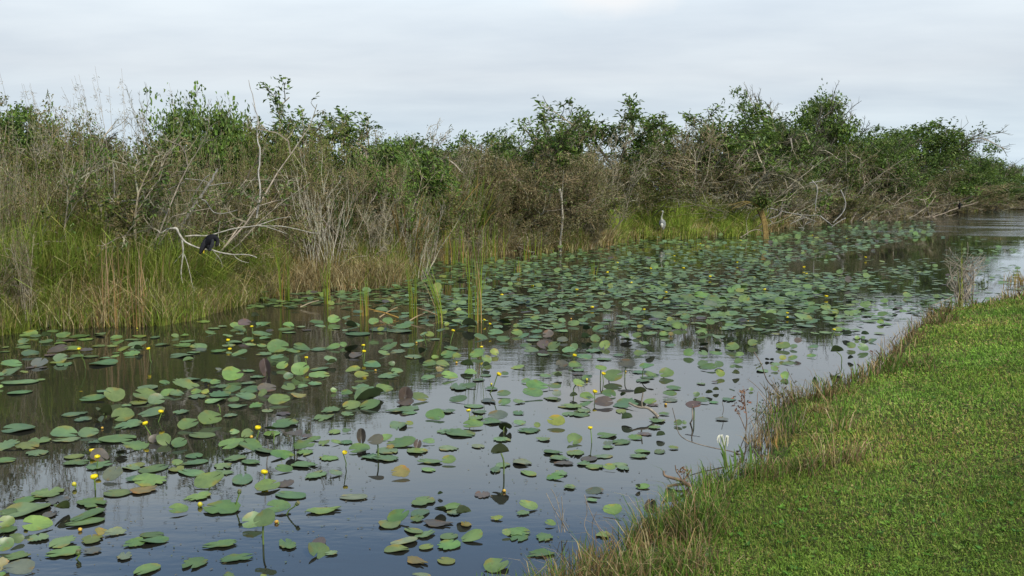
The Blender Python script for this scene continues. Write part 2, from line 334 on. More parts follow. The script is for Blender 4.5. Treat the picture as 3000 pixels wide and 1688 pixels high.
tag(g.build('marsh_grass', M_GRASS), 'long green and straw coloured marsh grass lining the far shore', 'grass', kind='stuff')

# ------------------------------------------------------------------ shrubs and trees: grown limb by limb
def grow(P, D, L, K, wob, up, rs):
    n = len(P); nodes = [P]; d = nrm(D)
    for k in range(K):
        d = nrm(d + rs.normal(0, wob, (n, 3)) + np.array([0, 0, up])); nodes.append(nodes[-1] + d * (L / K)[:, None])
    return np.stack(nodes, 1)
def children(nodes, m, t0, ang, lenf, L, rs, tpow=1.0):
    n, K1, _ = nodes.shape; K = K1 - 1; i = np.repeat(np.arange(n), m); u = t0 + (1 - t0) * rs.uniform(0, 1, n * m) ** tpow
    f = u * K; k = np.minimum(f.astype(int), K - 1); fr = (f - k)[:, None]
    P = nodes[i, k] * (1 - fr) + nodes[i, k + 1] * fr; d = nrm(nodes[i, k + 1] - nodes[i, k])
    rv = nrm(rs.normal(0, 1, (n * m, 3))); s = nrm(np.cross(d, rv)); a = rs.uniform(ang[0], ang[1], n * m)[:, None]
    D = d * np.cos(a) + s * np.sin(a); return P, D, L[i] * lenf * rs.uniform(.5, 1.3, n * m) * (1.15 - .55 * u), u
def wood(g, nodes, r0, r1, sides, col):
    n, K1, _ = nodes.shape; K = K1 - 1
    for k in range(K):
        a = r0 + (r1 - r0) * k / K; b = r0 + (r1 - r0) * (k + 1) / K
        segs(g, nodes[:, k], nodes[:, k + 1], a * np.ones(n), b * np.ones(n), sides, col)
BARKS = dict(grey=(.245, .215, .155), pale=(.37, .34, .27), brown=(.18, .142, .082), dark=(.115, .105, .065), rust=(.245, .185, .10))
def make_plant(seed, H, spread, nst, lv, bark, dome=None, leaf=None, lean=.35, up=.06, wob=.16, r=.03, base=.35, t0=.2, twig=None, clear=0.0):
    """returns (wood mesh, leaf mesh or None) of a multi-stemmed woody plant H metres tall"""
    rs = np.random.RandomState(seed); np.random.seed(seed)
    a = rs.uniform(0, 6.283, nst); q = rs.uniform(0, 1, nst) ** .6 * base
    P = np.stack([np.cos(a) * q, np.sin(a) * q, np.full(nst, -.1)], 1)
    a2 = a + rs.normal(0, .8, nst); ln = lean * rs.uniform(.2, 1.4, nst)
    D = np.stack([np.cos(a2) * ln * spread, np.sin(a2) * ln * spread, np.ones(nst)], 1)
    L = H * rs.uniform(.62, 1.02, nst); gw = Geo(); N0 = grow(P, D, L, 6, wob, up, rs)
    bc = lambda n: np.array(BARKS[bark]) * rs.uniform(.65, 1.3, (n, 1)) * rs.uniform(.94, 1.06, (n, 3))
    wood(gw, N0, r * np.ones(nst), r * .35, 5, bc(nst)); tips = [N0]; cur, curL = N0, L; rad = r * .5
    for li, (m, ang, lf) in enumerate(lv):
        P, D, Lc, u = children(cur, m, t0 if li == 0 else .15, ang, lf, curL, rs)
        if li == 0 and clear: k = P[:, 2] > clear; P, D, Lc = P[k], D[k], Lc[k]
        K = 4 if li == 0 else (3 if li == 1 else 2)
        C = grow(P, D, Lc, K, wob * 1.4, up * .8, rs); tw = bc(len(C)) if twig is None or li == 0 else np.array(BARKS[twig]) * rs.uniform(.6, 1.35, (len(C), 1))
        wood(gw, C, max(rad, .0042) * np.ones(len(C)), max(rad * .45, .003), 3, tw); rad *= .5; cur, curL = C, Lc; tips.append(C)
    tp = np.concatenate([T[:, -1] for T in tips[-1:]]); off = np.median(tp, 0) / max(np.median(tp[:, 2]), .1); off[2] = 0      # straighten the overall lean
    gw.v = [v - off[None] * np.clip(v[:, 2:3], 0, None) for v in gw.v]; wm = gw.mesh('branches', M_BARK); lm = None
    if leaf:
        gl = Geo()
        for (cnt, size, asp, cols, droop, lo, spr) in leaf:
            T = tips[-1]; n, K1, _ = T.shape; i = rs.randint(0, n, cnt); f = rs.uniform(.15, 1, cnt) * (K1 - 1); k = np.minimum(f.astype(int), K1 - 2); fr = (f - k)[:, None]
            C = T[i, k] * (1 - fr) + T[i, k + 1] * fr + rs.normal(0, spr, (cnt, 3))
            keep = C[:, 2] > lo * H; C = C[keep]; i = i[keep]; k = k[keep]; c2 = len(C)
            d = nrm(T[i, k + 1] - T[i, k]); D = d + rs.normal(0, .7, (c2, 3)) + np.array([0, 0, -droop])
            Nn = nrm(rs.normal(0, .55, (c2, 3)) + np.array([0, 0, 1.]))
            Ls = size * rs.uniform(.6, 1.35, c2)
            cl = pal(cols, c2, .22) * (1 + .22 * vnoise(C[:, 0] + C[:, 2] * .6, C[:, 1], 2.2 / max(H / 4, .4), seed))[:, None]
            leaves(gl, C, D, Nn, Ls, Ls * asp * rs.uniform(.75, 1.2, c2), np.clip(cl, .004, .6))
        if dome:                                        # vines hanging over the outside
            rx, cnt, size, asp, cols = dome; nc = 90; th = rs.uniform(0, 6.283, nc); zz = rs.uniform(.05, 1, nc) ** .6
            rr = np.clip(1 - zz ** 3.5, .0, 1) ** .5 * rx * rs.uniform(.8, 1.1, nc); cc = np.stack([np.cos(th) * rr, np.sin(th) * rr, zz * H * rs.uniform(.80, .97, nc)], 1)
            i = rs.randint(0, nc, cnt); o_ = nrm(rs.normal(0, 1, (cnt, 3))) * (rs.uniform(0, 1, cnt) ** .4 * rs.uniform(.16, .38, nc)[i])[:, None] * [1.25, 1.25, .8]
            C = cc[i] + o_; Nn = nrm(o_ + [0, 0, .25] + rs.normal(0, .12, (cnt, 3))); D = rs.normal(0, 1, (cnt, 3)) + [0, 0, -.3]
            Ls = size * rs.uniform(.6, 1.35, cnt); cl = pal(cols, cnt, .2) * rs.uniform(.75, 1.25, (nc, 1))[i]; leaves(gl, C, D, Nn, Ls, Ls * asp, np.clip(cl, .004, .6))
        if not dome: gl.v = [v - off[None] * np.clip(v[:, 2:3], 0, None) for v in gl.v]
        lm = gl.mesh('foliage', M_LEAF)
    return wm, lm
OLIVE = [(0.0963, 0.1074, 0.0267), (0.132, 0.1288, 0.034), (0.0776, 0.0887, 0.0243), (0.1552, 0.1402, 0.0462)]
GREEN = [(0.0862, 0.147, 0.0227), (0.1176, 0.1911, 0.0277), (0.0659, 0.1147, 0.0214), (0.1411, 0.1985, 0.0378)]
DARKG = [(0.0666, 0.1113, 0.0236), (0.0902, 0.1447, 0.0284), (0.0588, 0.089, 0.0221), (0.1176, 0.1577, 0.0347)]
BRIGHT = [(0.1105, 0.221, 0.0286), (0.1495, 0.26, 0.039), (0.091, 0.1755, 0.026)]
YELG = [(0.1625, 0.1938, 0.0375), (0.125, 0.1625, 0.0312), (0.2, 0.2063, 0.0562)]
DEADL = [(.175, .158, .07), (.22, .19, .095), (.14, .13, .055), (.26, .225, .13)]
GREYG = [(0.1105, 0.1235, 0.0715), (0.13, 0.1365, 0.091), (0.091, 0.1014, 0.0546)]
W2 = [(7, (.35, 1.0), .45), (6, (.4, 1.1), .45)]
W3 = [(6, (.3, .9), .45), (6, (.4, 1.1), .45), (4, (.4, 1.2), .5)]
PR = {}
def proto(kind, name, H, **kw): PR.setdefault(kind, []).append((name, H, make_plant(H=H, **kw)))
for s in (1, 2, 3):
    proto('bare', 'bare_shrub', 3, seed=10 + s, spread=1.0, nst=15, lv=W3, bark='grey', twig='brown', lean=.34, r=.020, leaf=[(700, .05, .5, DEADL, .3, .1, .02), (2200, .065, .45, OLIVE + GREEN, .3, .1, .04)])
    proto('grey', 'bare_shrub', 3, seed=20 + s, spread=1.1, nst=12, lv=W3, bark='grey', twig='grey', lean=.5, wob=.24, r=.022, leaf=[(2000, .06, .45, GREYG + OLIVE, .2, .2, .04)])
    proto('stems', 'bare_shrub', 3, seed=30 + s, spread=.7, nst=26, lv=[(4, (.2, .7), .38), (4, (.3, .9), .4)], bark='pale', twig='grey', lean=.25, wob=.12, r=.010, base=.6)
    proto('brown', 'brushy_shrub', 3, seed=40 + s, spread=1.2, nst=16, lv=W3, bark='brown', twig='rust', lean=.45, r=.018, leaf=[(3800, .055, .5, DEADL, .3, .0, .06), (3000, .06, .5, OLIVE, .2, .1, .05)])
    proto('mound', 'vine_mound', 3, seed=140 + s, spread=1.2, nst=14, lv=W3, bark='brown', twig='rust', lean=.35, r=.02, dome=(1.35, 8000, .06, .4, DEADL + DEADL + OLIVE), leaf=[(3000, .055, .5, DEADL, .3, .0, .06)])
    proto('wisp', 'brushy_shrub', 3, seed=150 + s, spread=.8, nst=46, lv=[(6, (.2, .6), .30), (3, (.3, .9), .4)], bark='grey', twig='rust', lean=.20, wob=.10, r=.009, base=1.0, leaf=[(900, .055, .35, DEADL + YELG, .3, .2, .04), (3600, .065, .36, OLIVE + GREEN, .2, .1, .05)])
    proto('thick', 'brushy_shrub', 3, seed=50 + s, spread=1.2, nst=12, lv=W3, bark='brown', twig='brown', lean=.45, r=.02, leaf=[(3600, .065, .5, OLIVE, .2, .05, .06), (2200, .055, .5, DEADL, .3, .0, .06), (800, .06, .5, GREEN, .2, .3, .06)])
    proto('olive', 'leafy_shrub', 3, seed=60 + s, spread=1.2, nst=11, lv=W3, bark='grey', twig='brown', lean=.45, r=.022, leaf=[(5200, .075, .48, OLIVE, .3, .1, .06), (1500, .075, .45, GREEN, .3, .3, .06)])
    proto('green', 'leafy_shrub', 3, seed=70 + s, spread=1.2, nst=10, lv=W3, bark='grey', twig='brown', lean=.45, r=.022, leaf=[(5600, .085, .5, GREEN, .3, .1, .07), (1100, .08, .5, BRIGHT, .3, .4, .06)])
    proto('vine', 'vine_mound', 3, seed=80 + s, spread=1.4, nst=12, lv=W3, bark='brown', twig='dark', lean=.30, r=.022, dome=(1.5, 6500, .09, .7, GREEN + GREEN + DARKG), leaf=[(2200, .10, .8, GREEN, .25, .35, .07)])
    proto('yell', 'leafy_shrub', 3, seed=90 + s, spread=1.3, nst=10, lv=W3, bark='brown', twig='brown', lean=.45, r=.02, leaf=[(4600, .075, .5, YELG, .3, .2, .07), (1600, .07, .5, OLIVE, .3, .1, .06)])
    proto('tree', 'small_tree', 4, seed=100 + s, spread=1.2, nst=4, lv=[(9, (.35, 1.0), .48), (7, (.4, 1.1), .45), (4, (.4, 1.1), .5)], bark='grey', twig='dark', lean=.5, r=.05, base=.25, t0=.3, leaf=[(3900, .125, .42, DARKG + GREEN, .45, .4, .06), (1900, .12, .42, GREEN, .45, .4, .06)])
    proto('sparse', 'small_tree', 4, seed=110 + s, spread=1.5, nst=4, lv=[(8, (.4, 1.1), .48), (6, (.4, 1.1), .45), (3, (.4, 1.1), .5)], bark='grey', twig='grey', lean=.6, wob=.24, r=.036, base=.3, t0=.25, leaf=[(900, .13, .40, DARKG, .5, .3, .03), (250, .12, .4, OLIVE, .5, .3, .03)])
    proto('dense', 'dense_tree', 4, seed=120 + s, spread=1.2, nst=6, lv=[(9, (.35, 1.0), .48), (7, (.4, 1.1), .45), (4, (.4, 1.1), .5)], bark='grey', twig='dark', lean=.5, r=.05, base=.35, t0=.25, dome=(1.35, 5200, .115, .5, DARKG + GREEN + GREEN), leaf=[(3600, .115, .5, DARKG, .3, .15, .05), (2400, .11, .5, GREEN, .3, .4, .05)])
    proto('mang', 'tangled_shrub', 3, seed=130 + s, spread=1.5, nst=15, lv=W3, bark='grey', twig='brown', lean=.75, wob=.28, r=.028, base=.9, t0=.1, leaf=[(3200, .075, .5, DARKG, .2, .4, .05), (1800, .06, .5, OLIVE, .2, .2, .05)])
def bbox_w(me):
    v = np.empty(len(me.vertices) * 3); me.vertices.foreach_get('co', v); v = v.reshape(-1, 3); return max(np.percentile(v[:, k], 98.3) - np.percentile(v[:, k], 1.7) for k in (0, 1)), v[:, 2].max() * .985
SZ = {}
rsp = np.random.RandomState(5)
def shore_y(px): return wp(px, np.interp(px, [q[0] for q in FAR_PX], [q[1] for q in FAR_PX]))
def plant(kind, px, back, top, width, label=None, group=None, cat=None, var=None):
    var = rsp.randint(3) if var is None else var; name, H, (wm, lm) = PR[kind][var % 3]
    if (kind, var) not in SZ:
        a, b = bbox_w(wm), bbox_w(lm or wm); SZ[(kind, var)] = (b[0] if kind != 'stems' else a[0], max(a[1], b[1]))
    bw, bh = SZ[(kind, var)]
    p = shore_y(px); d = p[:2] / np.linalg.norm(p[:2]); x, y = p[:2] + d * back; zb = float(far_z(np.array([x]), np.array([y]))[0])
    h = at(px, top, y)[2] - zb; sz = max(h / bh, .12); sx = width * mpx(y) / bw * ((1.45 if 'tree' in name else 1.3) if back > 2.3 else .95)
    o = bpy.data.objects.new(name, None); COL.objects.link(o); o.empty_display_size = .3
    o.location = (x, y, max(zb, -.1)); o.rotation_euler = (0, 0, rsp.uniform(0, 6.28)); o.scale = (sx, sx, sz)
    link('branches' if 'tree' not in name else 'trunk', wm, o)
    if lm: link('foliage' if 'tree' not in name else 'crown', lm, o)
    return tag(o, label, cat or name.replace('_', ' ').replace('bare ', '').replace('brushy ', '').replace('leafy ', '').replace('tangled ', '').replace('dense ', '').replace('small ', ''), group)
G1 = 'shrubs and trees of the far bank'
for a in [
    ('yell', 800, 3.4, 372, 200, 'yellow-green leafy bush low on the slope past the white snag'), ('yell', 985, 3.2, 385, 180, 'yellow-green leafy bush in front of rusty brush'), ('green', 905, 3.0, 400, 150, 'small fresh green bush tucked above the pale grey stems'), ('green', 350, 3.0, 400, 200, 'dull green bush behind the gnarled grey limbs'),
    ('olive', 110, 4.0, 330, 280, 'olive shrub low against the dark skyline brush, marsh end'), ('olive', -40, 4.0, 235, 240, 'dark olive bush cut off by the frame at the marsh end'), ('dense', 2570, 6, 345, 220, 'dense green tree between tallest tree and dome tree'), ('dense', 2860, 4, 440, 120, 'dense low tree stepping down toward the far end'),
    ('olive', 30, 4.5, 235, 330, 'dark brushy shrub at the skyline above the tall grass, marsh end of the bank'),
    ('grey', 170, 3.2, 335, 300, 'thin grey twiggy shrub just behind the tall marsh grass'),
    ('yell', 268, 6, 292, 230, 'yellow-green rounded shrub on the skyline between dark brush and a dark-leaved tree'),
    ('sparse', 330, 2.0, 320, 480, 'sprawling small tree with few dark leaves and bare grey limbs above the hunched cormorant'),
    ('sparse', 500, 2.6, 262, 430, 'sparse dark-leaved small tree in front of the bright vine mound'),
    ('vine', 690, 5.2, 285, 150, 'low bright vine mound sloping down to the leaning white snag'),
    ('vine', 615, 5.6, 256, 200, 'bright green vine mound arching on the skyline beside a leaning white snag'),
    ('vine', 540, 6.0, 262, 170, 'shaded green vine mound merging into the bright one at the skyline'),
    ('thick', 420, 3.6, 350, 320, 'bare grey-brown shrub tangled among the sprawling dark-leaved trees'),
    ('bare', 585, 2.0, 480, 280, 'low bare shrub behind the perch of the hunched cormorant'),
    ('thick', 690, 2.6, 400, 260, 'grey twiggy shrub at the foot of the leaning white snag'),
    ('yell', 780, 4.0, 345, 280, 'yellow-green brush filling the gap just past the leaning white snag'),
    ('stems', 930, 1.0, 420, 250, 'clump of pale grey bare stems rising from the yellow grass point'),
    ('brown', 860, 2.2, 390, 260, 'brown brushy shrub above the pale grey stem clump'),
    ('yell', 870, 5.0, 335, 230, 'bright leafy bush under the ragged tall tree'),
    ('tree', 1070, 5.2, 222, 400, 'ragged open tree with long leafy shoots, tallest over the grass point'),
    ('brown', 1010, 2.6, 385, 280, 'rusty brown brush below the ragged tall tree'),
    ('green', 1140, 3.4, 395, 240, 'fresh green leafy shrub beneath the ragged tall tree'),
    ('stems', 1210, .4, 575, 170, 'spray of whitish bare stems leaning over the small cove'),
    ('grey', 1090, 1.2, 540, 200, 'low grey bare shrub in yellow grass beside the pale stems'),
    ('grey', 1270, 4.6, 345, 260, 'grey haze of bare twigs between two leafy trees on the skyline'),
    ('tree', 1470, 6.5, 322, 280, 'small drooping-leaved tree on the skyline behind the palmetto-like grass clump'),
    ('brown', 1330, 3.5, 400, 300, 'russet brush behind the tall cattail clump'),
    ('brown', 1480, 3.2, 400, 280, 'dull brown brush at the back of the cove'),
    ('thick', 1420, 1.6, 520, 260, 'low olive brush at the head of the cove'),
    ('mound', 1640, 1.6, 352, 330, 'huge mound of dead brown vines behind the pale stump in the water'),
    ('bare', 1640, 2.2, 318, 200, 'dead crown of twisted grey twigs topping the brown vine mound'),
    ('grey', 1755, 2.8, 345, 240, 'grey twiggy shrub beside the brown vine mound'),
    ('tree', 1890, 7.0, 292, 330, 'leafy tree crowning the bank above the heron'),
    ('olive', 1860, 3.6, 430, 320, 'dark olive shrub directly behind the heron'),
    ('bare', 2010, 4.6, 330, 260, 'silvery bare shrub on the skyline past the heron tree'),
    ('tree', 2140, 6.0, 300, 300, 'dark-leaved tree on the skyline above the stubby yellow palm'),
    ('grey', 2160, 2.4, 400, 330, 'broad grey bare shrub behind the stubby yellow palm'),
    ('mang', 2110, 4.0, 500, 180, 'low dark thicket between the heron grass and the stubby palm'),
    ('dense', 2260, 6.5, 342, 260, 'dense green tree just short of the tallest tree'),
    ('dense', 2400, 9, 240, 230, 'tallest tree of the far bank with a ragged open top'),
    ('mang', 2330, 1.8, 440, 330, 'grey tangled shrub trailing dead limbs near the stubby palm'),
    ('mang', 2460, 1.8, 420, 330, 'dark tangled shrub under the tallest tree'),
    ('tree', 2530, 6, 345, 200, 'leafy tree beside the tallest tree, its top half as high'),
    ('dense', 2690, 5, 352, 260, 'broad dense dome-shaped tree toward the open water'),
    ('mang', 2610, 1.2, 450, 320, 'grey branching shrub overhanging the lily mat under the dome tree'),
    ('dense', 2790, 5, 400, 140, 'small pointed green tree beyond the dome-shaped tree'),
    ('mang', 2740, 1.0, 500, 220, 'brown tangled shrub behind the leaning pole perch'),
    ('dense', 2915, 5, 458, 130, 'dense round tree near the far end of the bank'),
    ('dense', 2965, 8, 474, 110, 'low dense tree last before the hazy bare trees'), ('olive', 3020, 6, 490, 120, 'olive bush cut off by the frame at the far end'),
    ('grey', 3010, 20, 472, 190, 'hazy brown bare trees at the far end of the water'),
    ('thick', 2980, 4, 540, 220, 'low olive brush at the far end of the bank'),
]:
    plant(*a[:5], label=a[5], group=G1)
# bulk of the thicket: a back row below the skyline, and low growth at the water's edge
SKY = [(-200, 225), (0, 235), (90, 275), (160, 315), (250, 320), (480, 320), (720, 345), (800, 345), (1000, 340), (1200, 365), (1400, 385), (1600, 370), (1760, 390), (1900, 345), (2100, 350), (2250, 385), (2450, 365), (2600, 390), (2700, 410), (2800, 455), (2900, 505), (3100, 530)]
px = -260; i = 0
while px < 3080:
    top = np.interp(px, [q[0] for q in SKY], [q[1] for q in SKY]) + rsp.uniform(0, 35); f = np.interp(px, [0, 1800, 3000], [0, .35, 1])
    kind = rsp.choice(['brown', 'thick', 'olive', 'dense'], p=np.array([.16 * (1 - f) + .03, .34 * (1 - f) + .07, .30, .20 + .60 * f]) / (.5 * (1 - f) + .10 + .30 + .20 + .60 * f))
    plant(kind, px, rsp.uniform(6, 10) * (1 + f), top, rsp.uniform(230, 320) * (1 - .45 * f), 'brown and olive thicket growth closing the skyline behind the front shrubs', 'thicket behind the front shrubs', cat='shrub'); px += rsp.uniform(62, 88); i += 1
px = -230
while px < 3050:
    f = np.interp(px, [0, 1500, 3000], [0, .4, 1]); top = np.interp(px, [-200, 600, 1300, 2000, 2600, 3000], [430, 470, 470, 470, 480, 560]) + rsp.uniform(-40, 60)
    kind = rsp.choice(['bare', 'brown', 'thick', 'mang', 'olive', 'yell'], p=[.18 * (1 - f), .22 * (1 - f) + .1 * f, .30 * (1 - f) + .2 * f, .5 * f, .16 * (1 - f) + .2 * f, .14 * (1 - f)])
    glade = 1740 < px < 2260                                   # the grassy glade where the heron stands stays open
    plant('thick' if glade and kind == 'mang' else kind, px, rsp.uniform(2.6, 4.5) + (3.5 if glade else 0), top, rsp.uniform(230, 320), 'tangled brown undergrowth filling in between the named shrubs of the far bank', 'undergrowth of the far bank', cat='shrub'); px += rsp.uniform(75, 105)
px = 1240
while px < 3000:
    top = np.interp(px, [1240, 1600, 1800, 2230, 2300, 3000], [680, 640, 640, 640, 590, 585]) + rsp.uniform(-30, 25)
    if not (1690 < px < 2290 or 1600 < px < 1690): plant(rsp.choice(['bare', 'mang', 'grey'], p=[.3, .4, .3]), px, rsp.uniform(.1, .7), top, rsp.uniform(110, 190), 'low dead twiggy growth hanging over the lily pads', 'dead growth at the far waterline', cat='shrub')
    px += rsp.uniform(60, 90)
for px, bk, top, wd, lb in ((80, .2, 640, 120, 'leafless grey shrub with its foot in the water before the tall grass'), (20, .6, 720, 130, 'low bare twig shrub at the waterline, marsh end'), (1735, .4, 620, 90, 'small bare twig shrub beside the brown vine mound')):
    plant('bare', px, bk, top, wd, lb, G1)
px = -160
while px < 1560:
    top = np.interp(px, [-200, 300, 700, 1000, 1560], [400, 450, 450, 470, 470]) + rsp.uniform(-60, 70)
    plant('wisp', px, rsp.uniform(1.8, 3.6), top, rsp.uniform(110, 190), 'tall fine-stemmed brush standing among the shrubs above the marsh grass', 'fine-stemmed brush of the far bank', cat='shrub'); px += rsp.uniform(45, 75)
# thin plume grasses rising over the skyline
def plume(px, back, top, n, wid, label):
    p = shore_y(px); d = p[:2] / np.linalg.norm(p[:2]); x, y = p[:2] + d * back; H = at(px, top, y)[2] - .4; g = Geo(); gl = Geo()
    for k in range(n):
        b = np.array([np.random.normal(0, wid * .35), np.random.normal(0, wid * .35), 0]); t_ = b + [np.random.normal(0, wid * .5), np.random.normal(0, wid * .3), H * np.random.uniform(.78, 1.0)]
        P = spline([b, b * .6 + t_ * .4 + np.random.normal(0, .06, 3), t_ * .8 + b * .2 + np.random.normal(0, .05, 3), t_ + [-.12, 0, 0]], 3); tube(g, P, np.linspace(.005, .002, len(P)), 3, np.array((.32, .27, .20)) * np.random.uniform(.7, 1.3), cap=False)
        c = 26; tt = np.random.uniform(.72, 1, c); C = np.array([P[min(int(u * (len(P) - 1)), len(P) - 1)] for u in tt]) + np.random.normal(0, .035, (c, 3))
        leaves(gl, C, np.stack([np.random.normal(-.7, .5, c), np.random.normal(0, .4, c), np.random.normal(.2, .5, c)], 1), np.random.normal(0, 1, (c, 3)), np.random.uniform(.04, .11, c), np.random.uniform(.006, .013, c), pal([(.30, .25, .18), (.20, .18, .12)], c))
    o = link('plume_grass', None); o.location = (x, y, .4); g.build('stalks', M_BARK, o); gl.build('plumes', M_GRASS, o); tag(o, label, 'grass plumes', 'plume grasses on the skyline')
np.random.seed(77)
plume(45, 4.2, 195, 9, .7, 'feathery plume grass over the dark brush at the marsh end')
plume(190, 3.6, 235, 9, .9, 'thin plume grass rising between dark brush and yellow-green shrub')
plume(330, 2.8, 185, 16, .9, 'tallest spray of feathery plume grass on the skyline')
plume(430, 3.4, 225, 8, .6, 'short plume grass beside the dark-leaved sparse tree')
plume(1640, 3.4, 300, 7, 1.2, 'thin dead stalks over the brown vine mound')
plume(800, 4.0, 285, 9, 1.0, 'thin bare stalks on the skyline past the white snag')

# ------------------------------------------------------------------ snags, perches, fallen limbs
def limb_thing(name, paths, Y, col, label, cat, group=None, dy=0.0):
    """dead limbs: each path is [(px, py), ...] with a start and end thickness in photo pixels"""
    g = Geo(); k = mpx(Y); o0 = at(*paths[0][0][0], Y)
    for pts, a, b in paths:
        P = np.array([at(p[0], p[1], Y + (p[2] if len(p) > 2 else 0)) for p in pts]) - o0; P = spline(P, 3)
        P = P + np.random.normal(0, .12 * b * k, P.shape); tube(g, P, np.linspace(a, b, len(P)) * k / 2 * .78 * np.random.uniform(.85, 1.15, len(P)), 6, np.array(col) * .74 * np.random.uniform(.85, 1.15, (len(P), 1)))
    o = g.build(name, M_BARK, smooth=True); o.location = o0; return tag(o, label, cat, group)
np.random.seed(8)
YB = shore_y(600)[1]
z1 = lambda x, y: (500 + x / 5.855, 620 + y / 5.855)
Z1 = lambda L: [z1(*p) for p in L]
limb_thing('perch_branch', [(Z1([(60, 285), (110, 310), (200, 470), (320, 560), (510, 632), (720, 662), (900, 712), (1080, 740), (1330, 742), (1480, 790)]), 9, 3), (Z1([(200, 470), (215, 680), (190, 900), (180, 1090), (210, 1230)]), 7, 3),
    (Z1([(1080, 740), (1130, 800), (1220, 850), (1340, 880)]), 3, 1.5), (Z1([(215, 680), (290, 900), (350, 1150), (400, 1370)]), 3, 1.5), (Z1([(215, 700), (150, 780), (40, 900)]), 2.5, 1.2), (Z1([(60, 285), (-60, 300), (-160, 370), (-230, 320)]), 6, 3), (Z1([(720, 662), (850, 820), (890, 960)]), 2, 1)], YB - .15, (.42, .39, .33), 'pale grey drooping branch that the hunched cormorant sits on', 'branch')
limb_thing('dead_branch', [(Z1([(250, 425), (420, 412), (650, 412), (870, 352), (1100, 292), (1450, 246), (1620, 252), (1900, 252), (2250, 322), (2420, 366), (2560, 370)]), 6, 2), (Z1([(1480, 240), (1620, 195), (1850, 120), (2060, 90)]), 4, 1.5), (Z1([(1620, 255), (1830, 320), (2000, 385)]), 3, 1.5), (Z1([(840, 590), (815, 420), (850, 170)]), 2.5, 1.5)], YB + .25, (.40, .37, .31), 'long bare branch arching out above the hunched cormorant', 'branch')
z5 = lambda x, y: (200 + x / 4.83, 500 + y / 4.83)
Z5 = lambda L: [z5(*p) for p in L]
limb_thing('bare_limbs', [(Z5([(560, 1500), (545, 950), (535, 700), (500, 560), (420, 470)]), 26, 10), (Z5([(420, 470), (520, 420), (640, 395), (720, 340), (760, 290)]), 9, 4), (Z5([(470, 490), (560, 450), (700, 440), (850, 425), (980, 430), (1070, 460), (1140, 520), (1240, 630)]), 9, 4), (Z5([(420, 490), (350, 550), (240, 540), (170, 500)]), 6, 3), (Z5([(420, 470), (380, 430), (330, 415), (280, 435)]), 6, 3), (Z5([(430, 490), (520, 545), (580, 560)]), 6, 3),
    (Z5([(250, 650), (420, 672), (560, 620), (760, 560), (940, 460), (1130, 410), (1300, 330), (1480, 240), (1640, 160)]), 6, 3), (Z5([(620, 640), (760, 665), (900, 660), (1000, 630)]), 5, 2), (Z5([(1580, 840), (1700, 620), (1850, 410), (1990, 200), (2060, 80), (2110, -20)]), 14, 7), (Z5([(1810, 460), (1860, 415), (1930, 425), (1980, 490), (2060, 590), (2200, 605), (2400, 560)]), 7, 2.5), (Z5([(1810, 460), (1870, 525)]), 6, 3), (Z5([(1700, 480), (1900, 150), (2000, 60)]), 5, 3),
    (Z5([(580, 800), (640, 830), (720, 980), (800, 1120), (900, 1290), (960, 1380)]), 7, 3), (Z5([(1640, 115), (1900, 140), (2000, 180)]), 4, 2), (Z5([(1990, 215), (2150, 190), (2310, 165)]), 4, 2), (Z5([(650, 390), (655, 150), (640, -100)]), 6, 3), (Z5([(0, 725), (140, 640), (260, 590)]), 4, 2), (Z5([(1300, 760), (1420, 870), (1500, 810), (1570, 850)]), 5, 3)], YB + .9, (.30, .28, .245), 'gnarled grey bare limbs spreading over dead reeds beside the hunched cormorant', 'dead limbs')
limb_thing('dead_snag', [([(726, 236), (740, 275), (748, 322), (756, 345), (754, 400), (761, 450), (757, 500), (762, 560), (752, 640)], 2.5, 8), ([(748, 322), (738, 300)], 3, 1.5), ([(754, 400), (764, 380)], 3, 1.5)], YB + 2, (.44, .41, .37), 'tall leaning white snag poking above the skyline beside the vine mound', 'snag')
limb_thing('dead_stump', [([(1640, 738), (1643, 690), (1648, 640), (1646, 590), (1641, 552)], 11, 7), ([(1641, 570), (1637, 555)], 5, 3), ([(1646, 590), (1649, 540), (1651, 500)], 3, 1)], shore_y(1640)[1] - .3, (.42, .38, .31), 'pale upright dead stump standing before the brown vine mound', 'stump')
YP = shore_y(2740)[1] * .86
z3 = lambda x, y: (2650 + x / 8.05, 560 + y / 8.05)
Z3 = lambda L: [z3(*p) for p in L]
limb_thing('leaning_pole', [(Z3([(400, 720), (560, 660), (780, 570), (920, 530), (1060, 470), (1250, 400), (1400, 355), (1530, 325), (1740, 255)]), 4.2, 2.2), (Z3([(380, 620), (560, 605), (700, 560), (760, 500)]), 3, 1.5), (Z3([(940, 530), (1020, 580), (1120, 570), (1230, 530)]), 2.2, 1.2), (Z3([(200, 730), (330, 650), (450, 550), (480, 500)]), 3, 1.5)], YP, (.42, .34, .26), 'long pale pole slanting out of the water near the far end, bird perched on it', 'pole')
z7 = lambda x, y: (2100 + x / 6.04, 520 + y / 6.04)
Z7 = lambda L: [z7(*p) for p in L]
Y7 = shore_y(2200)[1]
